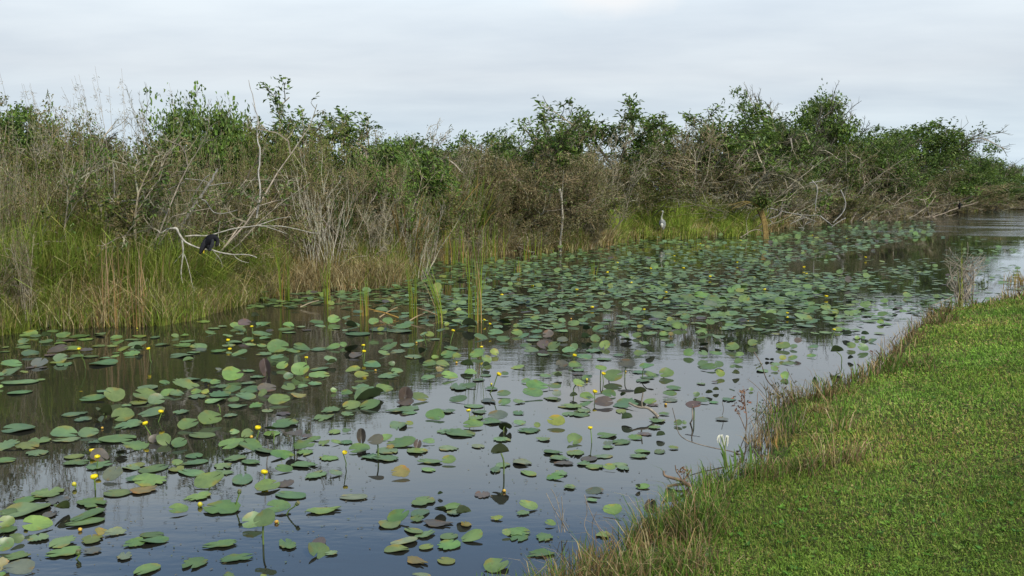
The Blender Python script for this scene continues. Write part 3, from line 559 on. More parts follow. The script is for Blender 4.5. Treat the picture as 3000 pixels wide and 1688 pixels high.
limb_thing('fallen_limbs', [(Z7([(890, 620), (920, 550), (1050, 570), (1200, 610), (1400, 650), (1600, 670), (1800, 670)]), 4, 2), (Z7([(930, 730), (1060, 690), (1130, 610), (1160, 430)]), 4, 2), (Z7([(1830, 680), (1950, 780), (2050, 850)]), 5, 3), (Z7([(2280, 720), (2180, 770), (2030, 880)]), 4, 3), (Z7([(2190, 230), (2280, 450), (2220, 640), (2050, 800)]), 5, 4), (Z7([(1690, 60), (1780, 180), (1755, 400), (1740, 590)]), 5, 3), (Z7([(1300, 820), (1430, 760), (1560, 700)]), 3, 1.5), (Z7([(940, 760), (1010, 820)]), 3, 2), (Z7([(1450, 890), (1540, 900), (1510, 950)]), 3, 2), (Z7([(1640, 100), (1850, 60), (1890, 20)]), 3, 1.5), (Z7([(1560, 830), (1680, 780)]), 3, 1.5), (Z7([(1420, 630), (1500, 680), (1760, 780)]), 3, 1.5)], Y7 * .985, (.33, .31, .28), 'crossed grey fallen limbs at the waterline beyond the stubby yellow palm', 'fallen limbs')
limb_thing('driftwood_branch', [(Z7([(0, 1005), (140, 1060), (265, 1110)]), 4, 3), (Z7([(270, 1110), (460, 1040), (600, 950), (740, 925), (830, 965)]), 4, 2), (Z7([(350, 1105), (480, 1060), (560, 1020)]), 3, 1.5), (Z7([(545, 1030), (530, 900), (518, 720)]), 3, 1)], Y7 * .97, (.40, .34, .26), 'pale curved driftwood lying before the heron grass', 'driftwood')
limb_thing('hanging_limb', [(Z7([(320, 60), (340, 280), (400, 500), (430, 640), (400, 690)]), 5, 3), (Z7([(340, 280), (250, 300)]), 3, 1.5), (Z7([(250, 640), (255, 470), (330, 420)]), 3, 1.5), (Z7([(390, 440), (560, 440)]), 3, 1.5), (Z7([(490, 590), (530, 550), (600, 540)]), 3, 1.5), (Z7([(770, 640), (650, 720), (590, 770)]), 4, 2)], Y7 * 1.02, (.40, .37, .33), 'pale crooked limb hanging beside the drooping palm fronds', 'dead limb')
# the stubby palm
def palm():
    b = wp(2244, 702); b[2] = 0; o = link('stubby_palm', None); o.location = b; k = mpx(b[1]); g = Geo()
    for i, (dx, lx) in enumerate([(-5, -34), (-2, -31), (1, -30), (4, -29), (6, -28), (-6, -37)]):
        P = spline([(dx * k, 0, -.05), ((dx * .85 + lx * .15) * k, 0, 45 * k), ((dx + lx * .6) * k, .02 * i, 88 * k)], 4); tube(g, P, np.linspace(2.9, 1.5, len(P)) * k, 5, np.array((.22, .155, .055)) * np.random.uniform(.7, 1.2))
    g.build('trunk', M_BARK, o); gg = Geo(); gy = Geo(); top = np.array([-20 * k, -.3, 92 * k])
    for i in range(46):
        a = np.random.uniform(0, 6.28); d = np.array([math.cos(a) * .55, math.sin(a) * .55, 0]); L = np.random.uniform(30, 62) * k
        yel = i < 6
        if yel: d = np.array([-1, np.random.uniform(-.3, .3), 0]); L = np.random.uniform(60, 90) * k
        P = spline([top + np.random.normal(0, 4 * k, 3), top + d * L * .5 + [0, 0, L * (.45 if not yel else .22)], top + d * L * 1.1 + [0, 0, L * (np.random.uniform(-.1, .95) if not yel else np.random.uniform(-.1, .1))]], 4)
        n = len(P); tube(gy if yel else gg, P, np.linspace(.9, .4, n) * k, 4, (.30, .22, .07) if yel else pal(GREEN, 1)[0])
        if not yel:
            c = 26; u = np.random.randint(2, n, c); leaves(gg, P[u], np.tile(d, (c, 1)) + np.random.normal(0, .6, (c, 3)), np.random.normal(0, 1, (c, 3)) + [0, 0, 1], np.random.uniform(8, 16, c) * k, np.random.uniform(2.5, 4, c) * k, pal(GREEN + OLIVE, c))
    gg.build('crown', M_LEAF, o); tag(gy.build('drooping_fronds', M_GRASS, o), 'yellow dying fronds drooping to one side')
    tag(o, 'stubby palm-like plant with yellow trunk at the waterline beyond the heron', 'palm')
np.random.seed(9); palm()
# cattail and reed clumps
def reeds(px, base, top, wid, n, label, cols=None, lean=.12, dead=.2, name='cattail_clump', w_=.018, tilt=0.0, dist=None, group='reed clumps'):
    b = wp(px, base)
    for _ in range(4):
        if near_s(b[0], b[1]) > 0: b = wp(px, base, float(near_z(np.array([b[0]]), np.array([b[1]]))[0]))
    H = at(px, top, b[1])[2] - b[2]; k = mpx(b[1]); ww = wid * k / 2; g = Geo(); gd = Geo(); o = link(name, None); o.location = b
    cols = cols or [(.13, .20, .025), (.17, .23, .03), (.10, .16, .03)]
    for (gg, m, cc, hh) in ((g, int(n * 1.3), cols, 1.0), (gd, max(3, int(n * dead * .8)), [(.30, .20, .07), (.28, .22, .12), (.34, .23, .08)], .7)):
        B = np.stack([np.random.uniform(-ww, ww, m), np.random.uniform(-ww, ww, m), np.full(m, -.08)], 1); h_ = H * np.random.uniform(.55, 1.03, m) * hh
        az = np.random.uniform(0, 6.28, m); ln = np.abs(np.random.normal(0, lean, m)) + .01; c = pal(cc, m)
        if tilt: az = np.where(np.random.rand(m) < .8, 0 if tilt > 0 else math.pi, az); ln = ln + abs(tilt)
        blades(gg, B, h_, np.maximum(w_ * .8, k * 1.5) * np.random.uniform(.7, 1.3, m), az, ln, c * [1.25, 1.1, .8], c, bend=.5, face=np.random.normal(0, .5, m))
    g.build('blades', M_GRASS, o); gd.build('dead_blades', M_GRASS, o); return tag(o, label, 'reeds', group)
np.random.seed(12)
reeds(1393, 945, 590, 40, 15, 'tallest bright green cattail clump standing alone in the lily pads', dead=.35)
reeds(1212, 930, 730, 32, 10, 'yellow-based cattail clump among fallen orange stalks', dead=.5)
reeds(1290, 948, 690, 22, 7, 'narrow cattail clump leaning toward the marsh bank', tilt=-.16)
reeds(1066, 926, 790, 26, 7, 'small straw cattail clump beside fallen orange stalks', dead=1.2)
reeds(835, 884, 640, 32, 11, 'upright green cattail clump at the edge of the grass point', dead=.4)
reeds(958, 890, 700, 22, 8, 'thin straw reed clump in front of the yellow grass point', dead=.9)
reeds(1330, 772, 560, 60, 18, 'leaning green reeds at the head of the cove', dead=.5)
reeds(1450, 765, 610, 60, 14, 'straw and green reeds before the dull brown brush', dead=.7)
reeds(1515, 802, 740, 22, 8, 'short straw reed tuft amid the lily pads below the cove', dead=1.0)
reeds(1738, 806, 742, 26, 9, 'short green reed tuft amid lily pads below the brown mound', dead=.3)
reeds(1560, 760, 660, 50, 10, 'brown-tipped reeds at the foot of the brown vine mound', dead=1.0)
reeds(100, 930, 420, 110, 26, 'tall olive reed blades over the marsh grass, marsh end', lean=.18, cols=[(.11, .14, .03), (.16, .16, .05)])
reeds(370, 955, 640, 120, 18, 'brown dead reed stalks under the gnarled grey limbs', cols=[(.26, .18, .10), (.20, .13, .07), (.30, .23, .15)], lean=.10, dead=.3, w_=.02)
reeds(560, 930, 790, 80, 22, 'fresh green grass tuft at the waterline below the cormorant', lean=.3, dead=.2, name='grass_tuft')
def fan(px, back, base_z, top, n, label, cols, name='sword_grass', wid=.042, lean=.5):
    p = shore_y(px); d = p[:2] / np.linalg.norm(p[:2]); x, y = p[:2] + d * back; H = at(px, top, y)[2] - base_z; o = link(name, None); o.location = (x, y, base_z); g = Geo()
    B = np.random.normal(0, .22, (n, 3)) * [1, 1, 0]; c = pal(cols, n); blades(g, B, H * np.random.uniform(.45, 1.1, n), wid * np.random.uniform(.6, 1.2, n), np.random.uniform(0, 6.28, n), np.abs(np.random.normal(lean, .3, n)), c * .9, c * 1.1)
    g.build('blades', M_GRASS, o); tag(o, label, 'sword grass', 'sword grass clumps')
fan(1290, 1.2, .2, 450, 150, 'large arching green sword grass clump behind the whitish stems', [(.09, .15, .025), (.13, .18, .03), (.10, .16, .03), (.26, .17, .05)])
fan(1380, .9, .2, 470, 130, 'orange-streaked sword grass clump at the cove', [(.09, .14, .025), (.13, .17, .03), (.24, .17, .06)])
fan(1200, 1.0, .2, 560, 100, 'low sword grass clump beside the whitish stems', [(.09, .12, .03), (.25, .17, .06)])
fan(1010, 2.2, .3, 530, 40, 'dark green sword grass clump by the pale grey stems', [(.06, .11, .03), (.08, .13, .03)])
PADS = """97,947,33,14,d 105,962,45,12,g 155,954,39,23,d 153,970,33,8,g 87,979,54,17,g 105,984,33,9,b 184,982,43,16,g 134,985,33,12,d 231,985,68,8,g 293,977,41,4,b 293,983,43,3,b 68,999,33,16,b 137,1000,39,13,b 177,1005,39,6,g 70,1009,39,5,b 252,994,54,7,g 202,997,43,5,p 411,985,41,8,y 454,988,45,4,b 342,989,37,14,g 388,995,56,5,b 345,1004,41,9,g 404,1009,56,19,b 477,1009,50,5,b 16,1017,29,3,g 72,1017,43,8,g 16,1030,31,5,g 87,1035,50,19,b 165,1024,60,21,p 149,1039,43,6,p 212,1020,64,14,g 254,1024,37,11,p 291,1013,39,7,g 330,1013,35,7,g 359,1023,47,11,y 339,1034,25,3,g 388,1035,50,16,g 406,1024,39,12,d 116,1063,56,23,v 175,1049,39,29,b 227,1042,39,8,g 264,1044,50,6,g 206,1049,29,5,b 305,1049,33,4,b 338,1043,27,7,g 30,1065,58,21,b 169,1061,41,8,y 190,1067,66,8,b 307,1063,83,16,b 89,1076,35,4,p 126,1076,27,4,p 33,1087,56,17,b 70,1089,25,7,y 4,1096,16,10,b 62,1119,109,12,l 120,1112,27,6,g 56,1149,72,14,b 2,1132,14,12,g 303,1146,47,10,b 274,1166,72,21,g 338,1156,62,50,g 433,1134,78,12,b 481,1119,35,12,g 429,1158,78,35,g 456,1170,50,35,b 489,1150,45,19,g 223,1212,78,12,l 243,1228,54,13,b 303,1212,70,25,d 291,1235,39,8,d 363,1214,68,41,g 369,1187,31,8,b 408,1179,66,14,y 58,1255,95,23,b 186,1267,78,35,b 256,1267,60,27,b 116,1290,78,16,g 198,1288,83,15,l 16,1304,82,27,b 78,1305,74,23,y 107,1326,74,16,b 16,1348,54,16,g 380,1243,85,23,b 281,1294,50,9,b 340,1284,116,29,g 400,1304,80,31,g 355,1325,39,17,d 450,1285,33,27,p 479,1286,50,35,g 446,1207,85,25,b 215,1337,62,14,y 254,1331,23,17,d 221,1354,80,16,g 289,1333,58,39,p 287,1363,78,23,b 330,1389,68,37,v 384,1370,70,12,l 404,1362,47,14,y 446,1374,93,21,g 443,1405,101,39,g 394,1401,50,17,b 140,1444,120,27,g 81,1463,93,19,g 169,1464,83,23,v 25,1499,54,21,g 83,1491,140,35,l 184,1490,62,21,d 268,1470,109,25,g 345,1444,85,21,g 417,1435,82,21,o 21,1528,47,49,y 113,1534,87,47,g 146,1507,62,14,p 262,1507,120,21,g 254,1528,116,21,g 19,1552,68,23,g 16,1594,54,49,g 50,1577,43,31,g 113,1575,74,21,l 186,1585,83,31,l 270,1579,82,21,y 295,1556,37,23,o 340,1557,64,23,s 441,1566,76,16,g 454,1583,93,17,b 398,1589,66,25,g 192,1616,109,29,g 272,1612,56,21,v 365,1629,66,16,s 52,1629,82,21,g 6,1653,47,39,o 60,1662,89,47,v 6,1682,21,14,g 433,1665,91,25,g 599,942,41,7,g 747,927,29,16,d 715,945,41,21,pR 694,953,45,16,g 653,956,31,5,l 628,962,37,5,l 772,948,50,11,b 616,974,37,11,g 702,964,45,14,g 667,983,33,7,l 704,978,25,7,b 770,978,62,14,b 789,968,27,8,p 776,990,37,7,b 844,951,37,14,g 836,964,49,10,g 845,974,47,4,l 882,957,29,5,l 927,943,47,12,g 937,955,35,8,b 977,935,39,25,g 985,962,29,4,l 898,967,35,5,p 512,983,23,12,g 541,982,29,5,g 547,1000,45,8,l 537,1012,54,12,g 585,1015,56,16,b 587,1024,45,10,v 566,1032,47,6,b 535,1042,72,11,b 552,1051,35,10,g 640,1028,50,10,g 704,1033,49,17,b 671,1034,21,7,l 688,1003,50,8,l 725,995,35,12,g 733,1009,35,8,l 669,1012,41,9,l 811,1015,64,41,g 768,1013,33,12,g 776,1036,47,10,l 809,1045,45,14,b 886,1018,54,21,g 859,1027,47,12,g 933,1023,52,12,b 977,1016,47,17,g 778,1075,39,58,pU 871,1055,25,35,vU 805,1071,27,21,d 826,1071,39,23,g 878,1081,58,39,g 844,1102,31,27,b 933,1098,66,21,g 873,1115,37,21,d 679,1096,66,41,g 729,1087,43,8,l 640,1081,21,8,v 560,1112,52,8,b 545,1125,89,31,g 607,1115,43,12,b 630,1119,33,16,g 649,1131,50,12,b 752,1104,47,9,b 727,1122,45,8,b 517,1152,43,19,b 576,1147,33,16,g 601,1147,27,12,y 578,1161,64,12,b 642,1154,70,19,b 684,1139,50,21,g 735,1141,64,21,g 780,1137,58,29,p 723,1160,64,21,b 770,1150,31,21,g 845,1135,49,19,g 888,1131,33,12,b 814,1170,68,29,g 873,1158,50,14,o 921,1123,43,12,b 630,1174,78,10,l 686,1170,35,17,g 977,1143,21,16,g 966,1051,41,14,b 937,1081,62,8,b 974,1063,31,16,d 533,1206,58,10,b 694,1189,58,13,b 748,1188,47,16,g 549,1242,64,33,g 613,1224,72,43,g 675,1216,50,12,s 785,1203,45,9,l 830,1211,50,10,p 595,1275,85,21,g 523,1298,50,29,b 568,1334,62,14,g 834,1240,89,25,g 791,1255,45,12,d 797,1269,60,14,g 861,1269,66,16,pR 898,1276,39,12,p 950,1222,82,14,g 970,1199,66,17,g 688,1265,31,16,l 725,1269,41,25,g 681,1298,82,29,g 735,1304,76,33,g 781,1321,83,15,b 826,1331,78,29,g 886,1302,72,29,g 921,1284,45,14,g 894,1324,60,15,g 950,1296,43,14,g 985,1294,31,14,g 981,1264,43,12,g 692,1341,76,16,l 733,1352,68,12,g 572,1354,89,14,b 519,1354,39,16,g 888,1360,85,21,b 834,1372,56,23,g 964,1341,68,16,g 653,1364,78,16,l 655,1383,68,14,b 516,1375,58,16,y 564,1385,101,17,l 608,1408,93,43,g 710,1405,105,19,b 781,1424,83,33,g 836,1416,60,23,p 925,1391,89,17,l 985,1385,43,19,s 583,1454,85,21,g 855,1450,107,21,b 655,1486,115,43,g 525,1491,60,31,g 818,1484,78,39,g 743,1524,68,50,b 778,1517,68,58,gR 946,1494,109,19,g 649,1593,111,21,g 842,1594,93,19,g 933,1592,93,17,p 933,1610,85,43,g 972,1619,43,14,l 571,1647,91,31,g 688,1634,107,23,g 671,1686,68,12,g 772,1687,31,8,y 1014,930,29,8,l 1050,913,31,12,b 1116,906,39,12,b 1148,912,47,6,b 1093,941,32,19,gR 1136,939,37,17,gR 1035,951,49,14,b 1029,957,47,8,d 1010,968,19,6,b 1109,965,64,12,b 1050,978,82,12,b 1116,964,23,12,y 1179,955,60,17,g 1175,970,76,12,b 1196,946,39,10,b 1184,927,35,10,b 1190,917,39,5,b 1241,940,39,9,b 1349,942,60,14,g 1378,954,58,17,d 1309,949,17,12,y 1351,916,45,12,g 1344,908,17,12,y 1291,967,33,7,b 1241,978,25,8,b 1260,980,29,16,y 1309,989,29,14,d 1231,998,29,8,l 1276,994,35,6,b 1029,1020,52,23,d 1041,1040,43,17,p 1006,1009,23,16,g 1140,1016,60,19,g 1194,1011,49,12,b 1124,1034,39,14,g 1167,1029,47,12,b 1212,1044,64,12,b 1239,1032,39,17,d 1324,1020,45,12,g 1318,1038,56,21,g 1338,1042,29,16,y 1274,1046,23,12,y 1408,987,49,14,g 1454,974,49,17,b 1472,993,43,16,g 1477,941,47,16,d 1448,1031,29,21,y 1398,1036,45,25,g 1427,1053,33,23,g 1369,1071,49,19,d 1380,1090,43,16,g 1425,1071,29,17,d 1406,1026,37,12,b 1093,1069,54,21,b 1149,1065,21,21,g 1033,1082,49,17,y 1058,1098,45,21,y 1295,1065,43,19,g 1260,1065,45,19,g 1287,1081,25,19,o 1320,1100,54,23,g 1134,1100,64,17,b 1165,1086,39,16,b 1256,1106,45,16,b 1402,1112,43,9,b 1423,1100,39,7,b 1188,1154,56,50,pU 1229,1162,52,25,g 1064,1137,72,21,b 1124,1137,56,21,g 1107,1152,45,17,d 1344,1133,115,12,b 1375,1129,52,16,g 1017,1150,37,16,g 1441,1138,41,7,b 1479,1094,27,12,b 1477,1152,43,19,b 1344,1168,58,21,g 1074,1170,97,14,d 1031,1186,60,25,g 1085,1185,66,29,g 1188,1178,56,21,p 1186,1198,115,16,l 1200,1209,50,12,b 1274,1214,66,29,g 1311,1204,52,12,b 1390,1190,66,12,b 1404,1207,50,11,b 1460,1216,64,29,v 1441,1235,62,17,b 1394,1224,62,12,g 1388,1243,66,25,g 1479,1249,54,33,d 1431,1174,62,10,v 1479,1177,43,17,b 1167,1245,101,14,l 1200,1240,27,14,y 1058,1275,35,50,pU 1103,1288,50,33,pR 1132,1280,43,19,g 1179,1294,93,33,g 1144,1309,25,14,o 1223,1302,43,29,pU 1254,1292,39,16,l 1056,1313,68,29,g 1132,1319,78,19,b 1219,1319,74,21,g 1014,1296,49,14,b 1087,1338,72,16,b 1132,1342,89,17,b 1316,1313,64,17,l 1262,1351,78,14,l 1316,1346,45,27,g 1468,1327,68,33,dR 1468,1286,60,17,l 1175,1381,60,37,o 1254,1375,50,12,l 1472,1362,56,17,l 1452,1374,68,10,b 1016,1261,29,12,b 1016,1212,41,14,b 1305,1263,56,14,l 1344,1267,109,21,g 1400,1306,47,12,s 1039,1455,91,17,s 1239,1468,91,23,g 1291,1447,21,10,d 1413,1449,66,17,p 1322,1486,76,17,g 1291,1491,45,21,d 1330,1501,54,17,b 1357,1503,56,43,d 1231,1501,78,19,b 1221,1519,49,19,g 1165,1513,76,41,g 1142,1534,85,31,g 1280,1532,93,21,p 1456,1516,41,16,y 1365,1536,47,12,o 1214,1556,82,16,g 1243,1566,78,17,b 1188,1585,93,21,s 1314,1571,64,23,g 1384,1571,78,35,g 1314,1596,85,29,g 1159,1609,83,21,g 1247,1602,49,17,y 1219,1642,83,19,o 1309,1643,62,21,y 1452,1656,89,41,g 1485,1559,29,29,g 1237,1684,64,12,s 1644,912,54,12,g 1690,908,43,12,g 1665,912,37,8,b 1694,917,31,12,d 1568,932,31,12,g 1566,942,39,5,l 1603,938,35,6,l 1646,938,25,12,b 1708,937,35,12,g 1725,942,17,8,d 1512,954,19,12,g 1533,953,35,6,b 1547,959,33,5,b 1609,962,37,6,l 1638,956,43,14,g 1516,974,35,19,g 1535,983,37,12,b 1572,970,39,12,b 1568,987,43,10,b 1560,997,47,9,b 1607,978,35,25,p 1591,1009,45,25,p 1539,1011,39,12,g 1558,1026,47,17,b 1622,1013,43,23,g 1620,1026,37,6,l 1649,970,41,7,l 1646,995,35,16,v 1665,1026,45,17,b 1682,1016,29,21,g 1721,965,37,8,d 1752,960,39,14,g 1768,970,31,10,b 1715,989,35,19,d 1743,991,31,23,g 1772,1009,39,23,g 1727,1013,27,8,d 1793,972,29,6,d 1834,945,35,14,g 1875,956,21,10,y 1900,950,37,12,b 1927,923,52,21,b 1962,935,21,12,y 1943,942,74,5,l 1927,958,45,12,b 1985,954,33,21,g 1954,964,31,12,g 1830,983,35,12,b 1865,982,29,17,g 1906,976,47,10,b 1944,978,29,14,g 1966,978,17,12,o 1834,995,45,10,d 1888,1005,37,10,g 1948,996,29,6,l 1966,1011,33,9,b 1902,1028,37,21,d 1875,1034,43,17,g 1811,1040,37,9,b 1593,1039,45,7,l 1743,1027,64,8,b 1714,1045,52,17,b 1768,1052,50,7,b 1648,1065,43,21,p 1684,1069,45,19,g 1694,1084,47,9,b 1517,1075,45,12,y 1838,1065,54,27,pR 1896,1071,49,14,gR 1762,1078,37,17,gR 1795,1100,58,37,g 1906,1096,50,16,g 1873,1090,47,10,b 1954,1092,47,29,g 1896,1106,52,8,d 1884,1114,50,10,b 1692,1094,41,10,p 1632,1094,37,12,g 1636,1102,29,14,d 1597,1100,39,12,b 1541,1115,29,14,b 1694,1121,37,21,gR 1719,1106,35,14,b 1572,1129,72,29,g 1564,1150,64,31,g 1626,1131,45,17,g 1632,1152,29,23,v 1616,1168,54,8,y 1783,1152,50,21,g 1717,1160,47,21,g 1682,1160,29,21,d 1875,1152,47,17,d 1826,1158,25,12,d 1964,1152,45,16,g 1972,1135,47,12,g 1964,1172,50,12,v 1519,1176,43,12,l 1766,1177,58,31,p 1675,1189,76,14,g 1714,1183,43,14,b 1830,1181,82,29,b 1904,1176,41,17,g 1911,1186,37,9,p 1710,1202,62,10,l 1667,1212,54,12,l 1702,1216,54,10,g 1836,1226,41,27,d 1632,1232,56,35,y 1574,1245,23,16,y 1519,1209,43,12,b 1521,1238,41,14,l 1820,1204,58,8,y 1550,1261,70,16,g 1684,1284,56,31,g 1593,1286,47,12,l 1780,1275,64,16,g 1820,1294,64,16,g 1859,1280,47,17,g 1890,1271,45,12,p 1927,1232,54,12,b 1917,1251,43,10,g 1944,1211,35,9,g 1987,1238,27,19,g 1935,1276,33,16,d 1781,1298,35,12,s 1781,1309,39,9,b 1616,1323,64,14,g 1686,1327,64,16,g 1634,1341,64,19,b 1764,1337,66,12,s 1725,1344,62,19,p 1653,1356,64,12,p 1710,1358,47,12,b 1745,1366,60,17,g 1787,1368,41,21,g 1814,1360,52,12,l 1826,1370,52,12,s 1873,1335,58,12,l 1884,1323,52,10,g 1933,1323,49,10,g 1972,1310,33,10,y 1527,1354,64,16,s 1550,1386,68,12,g 1624,1396,56,21,g 1644,1385,52,16,b 1669,1424,31,10,s 1745,1434,49,17,v 1884,1424,47,16,g 1869,1426,23,19,d 1551,1480,61,31,g 1533,1502,43,13,l 1797,1492,61,37,g 1613,1532,37,18,g 1515,1557,80,25,g 1521,1573,70,27,g 1594,1572,67,25,g 1588,1621,92,22,g 1766,1566,55,18,g 1741,1438,51,25,v 1907,1485,64,46,pU 1668,1426,43,12,l 1735,1464,37,9,l 2016,1033,33,27,g 2060,1035,33,14,b 2099,1035,41,14,g 2168,1038,27,14,g 2147,1016,43,24,g 2141,999,30,24,d 2204,1004,30,30,g 2062,1009,35,14,d 2103,1009,24,11,d 2296,1012,43,24,g 2283,1007,22,16,d 2326,1015,24,14,b 2337,997,24,16,pR 2383,1015,35,11,b 2057,1064,33,16,b 2073,1075,52,19,g 2107,1067,30,19,b 2111,1094,30,24,y 2147,1073,19,11,bR 2163,1058,27,16,g 2155,1095,30,11,d 2247,1052,16,14,d 2261,1053,16,14,d 2293,1048,22,16,y 2323,1048,30,14,g 2378,1042,30,10,g 2272,1067,33,11,b 2307,1064,41,11,g 2269,1080,27,14,g 2234,1087,43,8,l 2299,1099,30,22,g 2451,1030,46,14,dR 2493,1050,24,19,d 2495,1012,27,19,g 2511,989,16,16,g 2529,989,14,14,g 2557,997,27,11,b 2530,1018,33,22,g 2533,980,27,19,d 2484,980,33,24,d 2457,965,24,14,g 2584,920,30,14,g 2579,943,22,14,g 2541,890,24,19,g 2465,947,19,6,g 2446,912,22,16,y 2440,925,24,8,d 2255,933,41,19,d 2255,947,35,16,d 2351,928,62,16,g 2380,942,35,14,b 2364,955,57,8,b 2166,936,38,11,b 2628,1018,27,14,b 2079,1152,27,11,d 2098,1143,24,7,d 2041,1155,22,16,g 2057,1172,43,16,b 2090,1178,30,8,b 2030,1185,49,22,pR 2113,1227,42,11,v 2054,1124,33,7,l 2095,1118,22,5,p 2201,1140,16,11,g 2136,1170,49,11,b 2005,1238,16,16,g 2179,876,35,33,g 2016,874,54,22,g 2054,865,41,19,g 2092,876,41,19,g 2226,871,54,14,g 2068,903,62,11,g 2117,909,33,14,d 2033,889,33,11,b 2114,921,35,14,b 2152,895,41,7,b 2163,958,49,8,b 2130,961,38,8,b 2057,973,38,16,g 2054,984,30,6,d 2106,986,62,6,l 2008,928,30,16,b 2079,890,43,19,v 2245,865,24,14,b 2293,868,24,14,d 2307,898,43,8,b 2372,890,33,11,g 2386,903,41,14,g 2418,902,33,14,g 2372,910,30,16,g 2245,890,24,14,d 2261,914,22,16,g 2239,909,35,7,b 2196,906,38,8,b 2005,958,22,16,g 2062,959,24,8,d 2220,965,41,8,b 2291,969,22,7,d 2272,978,27,5,y 2459,929,27,8,b 2622,910,19,8,d 2522,910,24,3,d 2562,887,5,5,b 2620,865,19,11,d 2658,864,30,14,g"""
# ------------------------------------------------------------------ lily pads
m, t = mat('lily_pad')
oc = t.n('ShaderNodeObjectInfo').outputs['Color']; vc = t.n('ShaderNodeAttribute', attribute_name='Col').outputs[0]
c = t.mix(1.0, oc, vc, 'MULTIPLY'); geo = t.n('ShaderNodeNewGeometry').outputs['Position']
nz = t.n('ShaderNodeTexNoise', {'Vector': geo, 'Scale': 9.0, 'Detail': 4.0, 'Roughness': .65}).outputs[0]
c = t.mix(1.0, c, t.ramp(nz, [(.28, (.72, .78, .75)), (.72, (1.25, 1.2, 1.1))]), 'MULTIPLY')
sp = t.n('ShaderNodeTexNoise', {'Vector': geo, 'Scale': 38.0, 'Detail': 3.0}).outputs[0]; sp2 = t.n('ShaderNodeTexNoise', {'Vector': geo, 'Scale': 4.0, 'Detail': 1.0}).outputs[0]
spot = t.math('MULTIPLY', t.ramp(sp, [(.62, (0, 0, 0)), (.68, (1, 1, 1))]), t.ramp(sp2, [(.48, (0, 0, 0)), (.62, (1, 1, 1))]))
c = t.mix(t.math('MULTIPLY', spot, .6), c, (.10, .085, .03))
pb = t.n('ShaderNodeBsdfPrincipled', {'Base Color': c, 'Roughness': t.ramp(nz, [(.3, (.38,) * 3), (.7, (.55,) * 3)]), 'Specular IOR Level': .55})
tr = t.n('ShaderNodeBsdfTranslucent', {0: c}); out(t, t.n('ShaderNodeMixShader', {0: .12, 1: pb.outputs[0], 2: tr.outputs[0]}).outputs[0])
M_PAD = m
M_STALK = leaf_mat('pad_stalk', .5, .3, 0, 20, .2)
def pad_geo(seed, n=30, rings=(.33, .68, .9, 1.0), bowl=.03, fold=0.0, torn=.02, under=True):
    """heart-shaped pad one unit long along x, top sheet and paler underside 3 mm apart"""
    r = np.random.RandomState(seed); gap = r.uniform(.07, .24); th = np.linspace(gap, 2 * math.pi - gap, n)
    ph = r.uniform(0, 6.28, 6); wav = 1 + torn * np.sin(3 * th + ph[0]) + torn * .8 * np.sin(5 * th + ph[1]) + torn * .7 * np.sin(11 * th + ph[2])
    ox = np.cos(th) * .5 * (1 + .10 * np.cos(th)) ; oy = np.sin(th) * .42
    if torn > .03: wav *= 1 - .22 * (r.rand(n) > .84)
    cx = .17
    X, Y = [np.array([cx])], [np.array([0.])]; C = [np.array([1.12])]
    for q in rings: X.append(cx + (ox * wav - cx) * q); Y.append(oy * wav * q); C.append(np.full(n, 1.12 - .16 * q) * (1 + .07 * (np.arange(n) % 3 == 0) * (q < .95)))
    X = np.concatenate(X); Y = np.concatenate(Y); C = np.concatenate(C); rr = np.hypot(X, Y * 1.2) * 2
    dirn = r.uniform(0, 6.28); Z = bowl * (rr ** 2) * (.35 + .65 * np.cos(np.arctan2(Y, X) * r.choice([1, 2]) + dirn)) + .012 * np.sin(7 * X + ph[3]) * np.sin(6 * Y + ph[4])
    Z = Z + fold * np.abs(Y) * 1.6; Y = Y * (1 - .35 * min(fold, 1))
    C = np.repeat(C[:, None], 3, 1); cen = r.uniform(0, 6.28, 2); an = np.arctan2(Y, X)                     # browned arcs of the rim, yellowing patches
    for q_, a_ in enumerate(cen):
        wd = r.uniform(.15, .7) if torn > .02 else .12; m_ = (np.abs((an - a_ + math.pi) % (2 * math.pi) - math.pi) < wd) & (rr > (.86 if q_ else .62)); C[m_] *= [(1.4, .95, .6), (1.3, 1.1, .7)][q_]
    v = np.stack([X, Y, Z - Z.min() * .0], 1); i = np.arange(n - 1)
    tri = np.stack([np.zeros(n - 1, int), 1 + i, 2 + i], 1); qd = np.concatenate([np.stack([1 + k * n + i, 1 + (k + 1) * n + i, 2 + (k + 1) * n + i, 2 + k * n + i], 1) for k in range(len(rings) - 1)])
    return v, C, tri, qd
def pad_add(g, P, M=None, col=(1, 1, 1), undercol=(.55, .5, .42)):
    v, C, tri, qd = P
    for off, fl, uc in ((0, False, (1, 1, 1)), (-.012, True, undercol)):
        vv = v + [0, 0, off]
        if M is not None: vv = vv @ np.array(M.to_3x3()).T + np.array(M.translation)
        b = g.n; g.add(vv, tri[:, ::-1] if fl else tri, np.array(col)[None] * C * np.array(uc)[None])
        q = (qd[:, ::-1] if fl else qd) + b; g.f[4].append(q); g.m[4].append(np.zeros(len(q), int))
PAD = {'f': [pad_geo(s, bowl=.012, torn=.014 + .006 * s) for s in range(10)], 'c': [pad_geo(20 + s, bowl=.06, torn=.03) for s in range(6)], 't': [pad_geo(40 + s, bowl=.04, torn=.07) for s in range(6)], 'k': [pad_geo(60 + s, bowl=.05, fold=.55) for s in range(3)]}
PADM = {}
for k, L in PAD.items():
    for i, P in enumerate(L):
        g = Geo(); pad_add(g, P); PADM[(k, i)] = g.mesh('pad_blade', M_PAD, True)
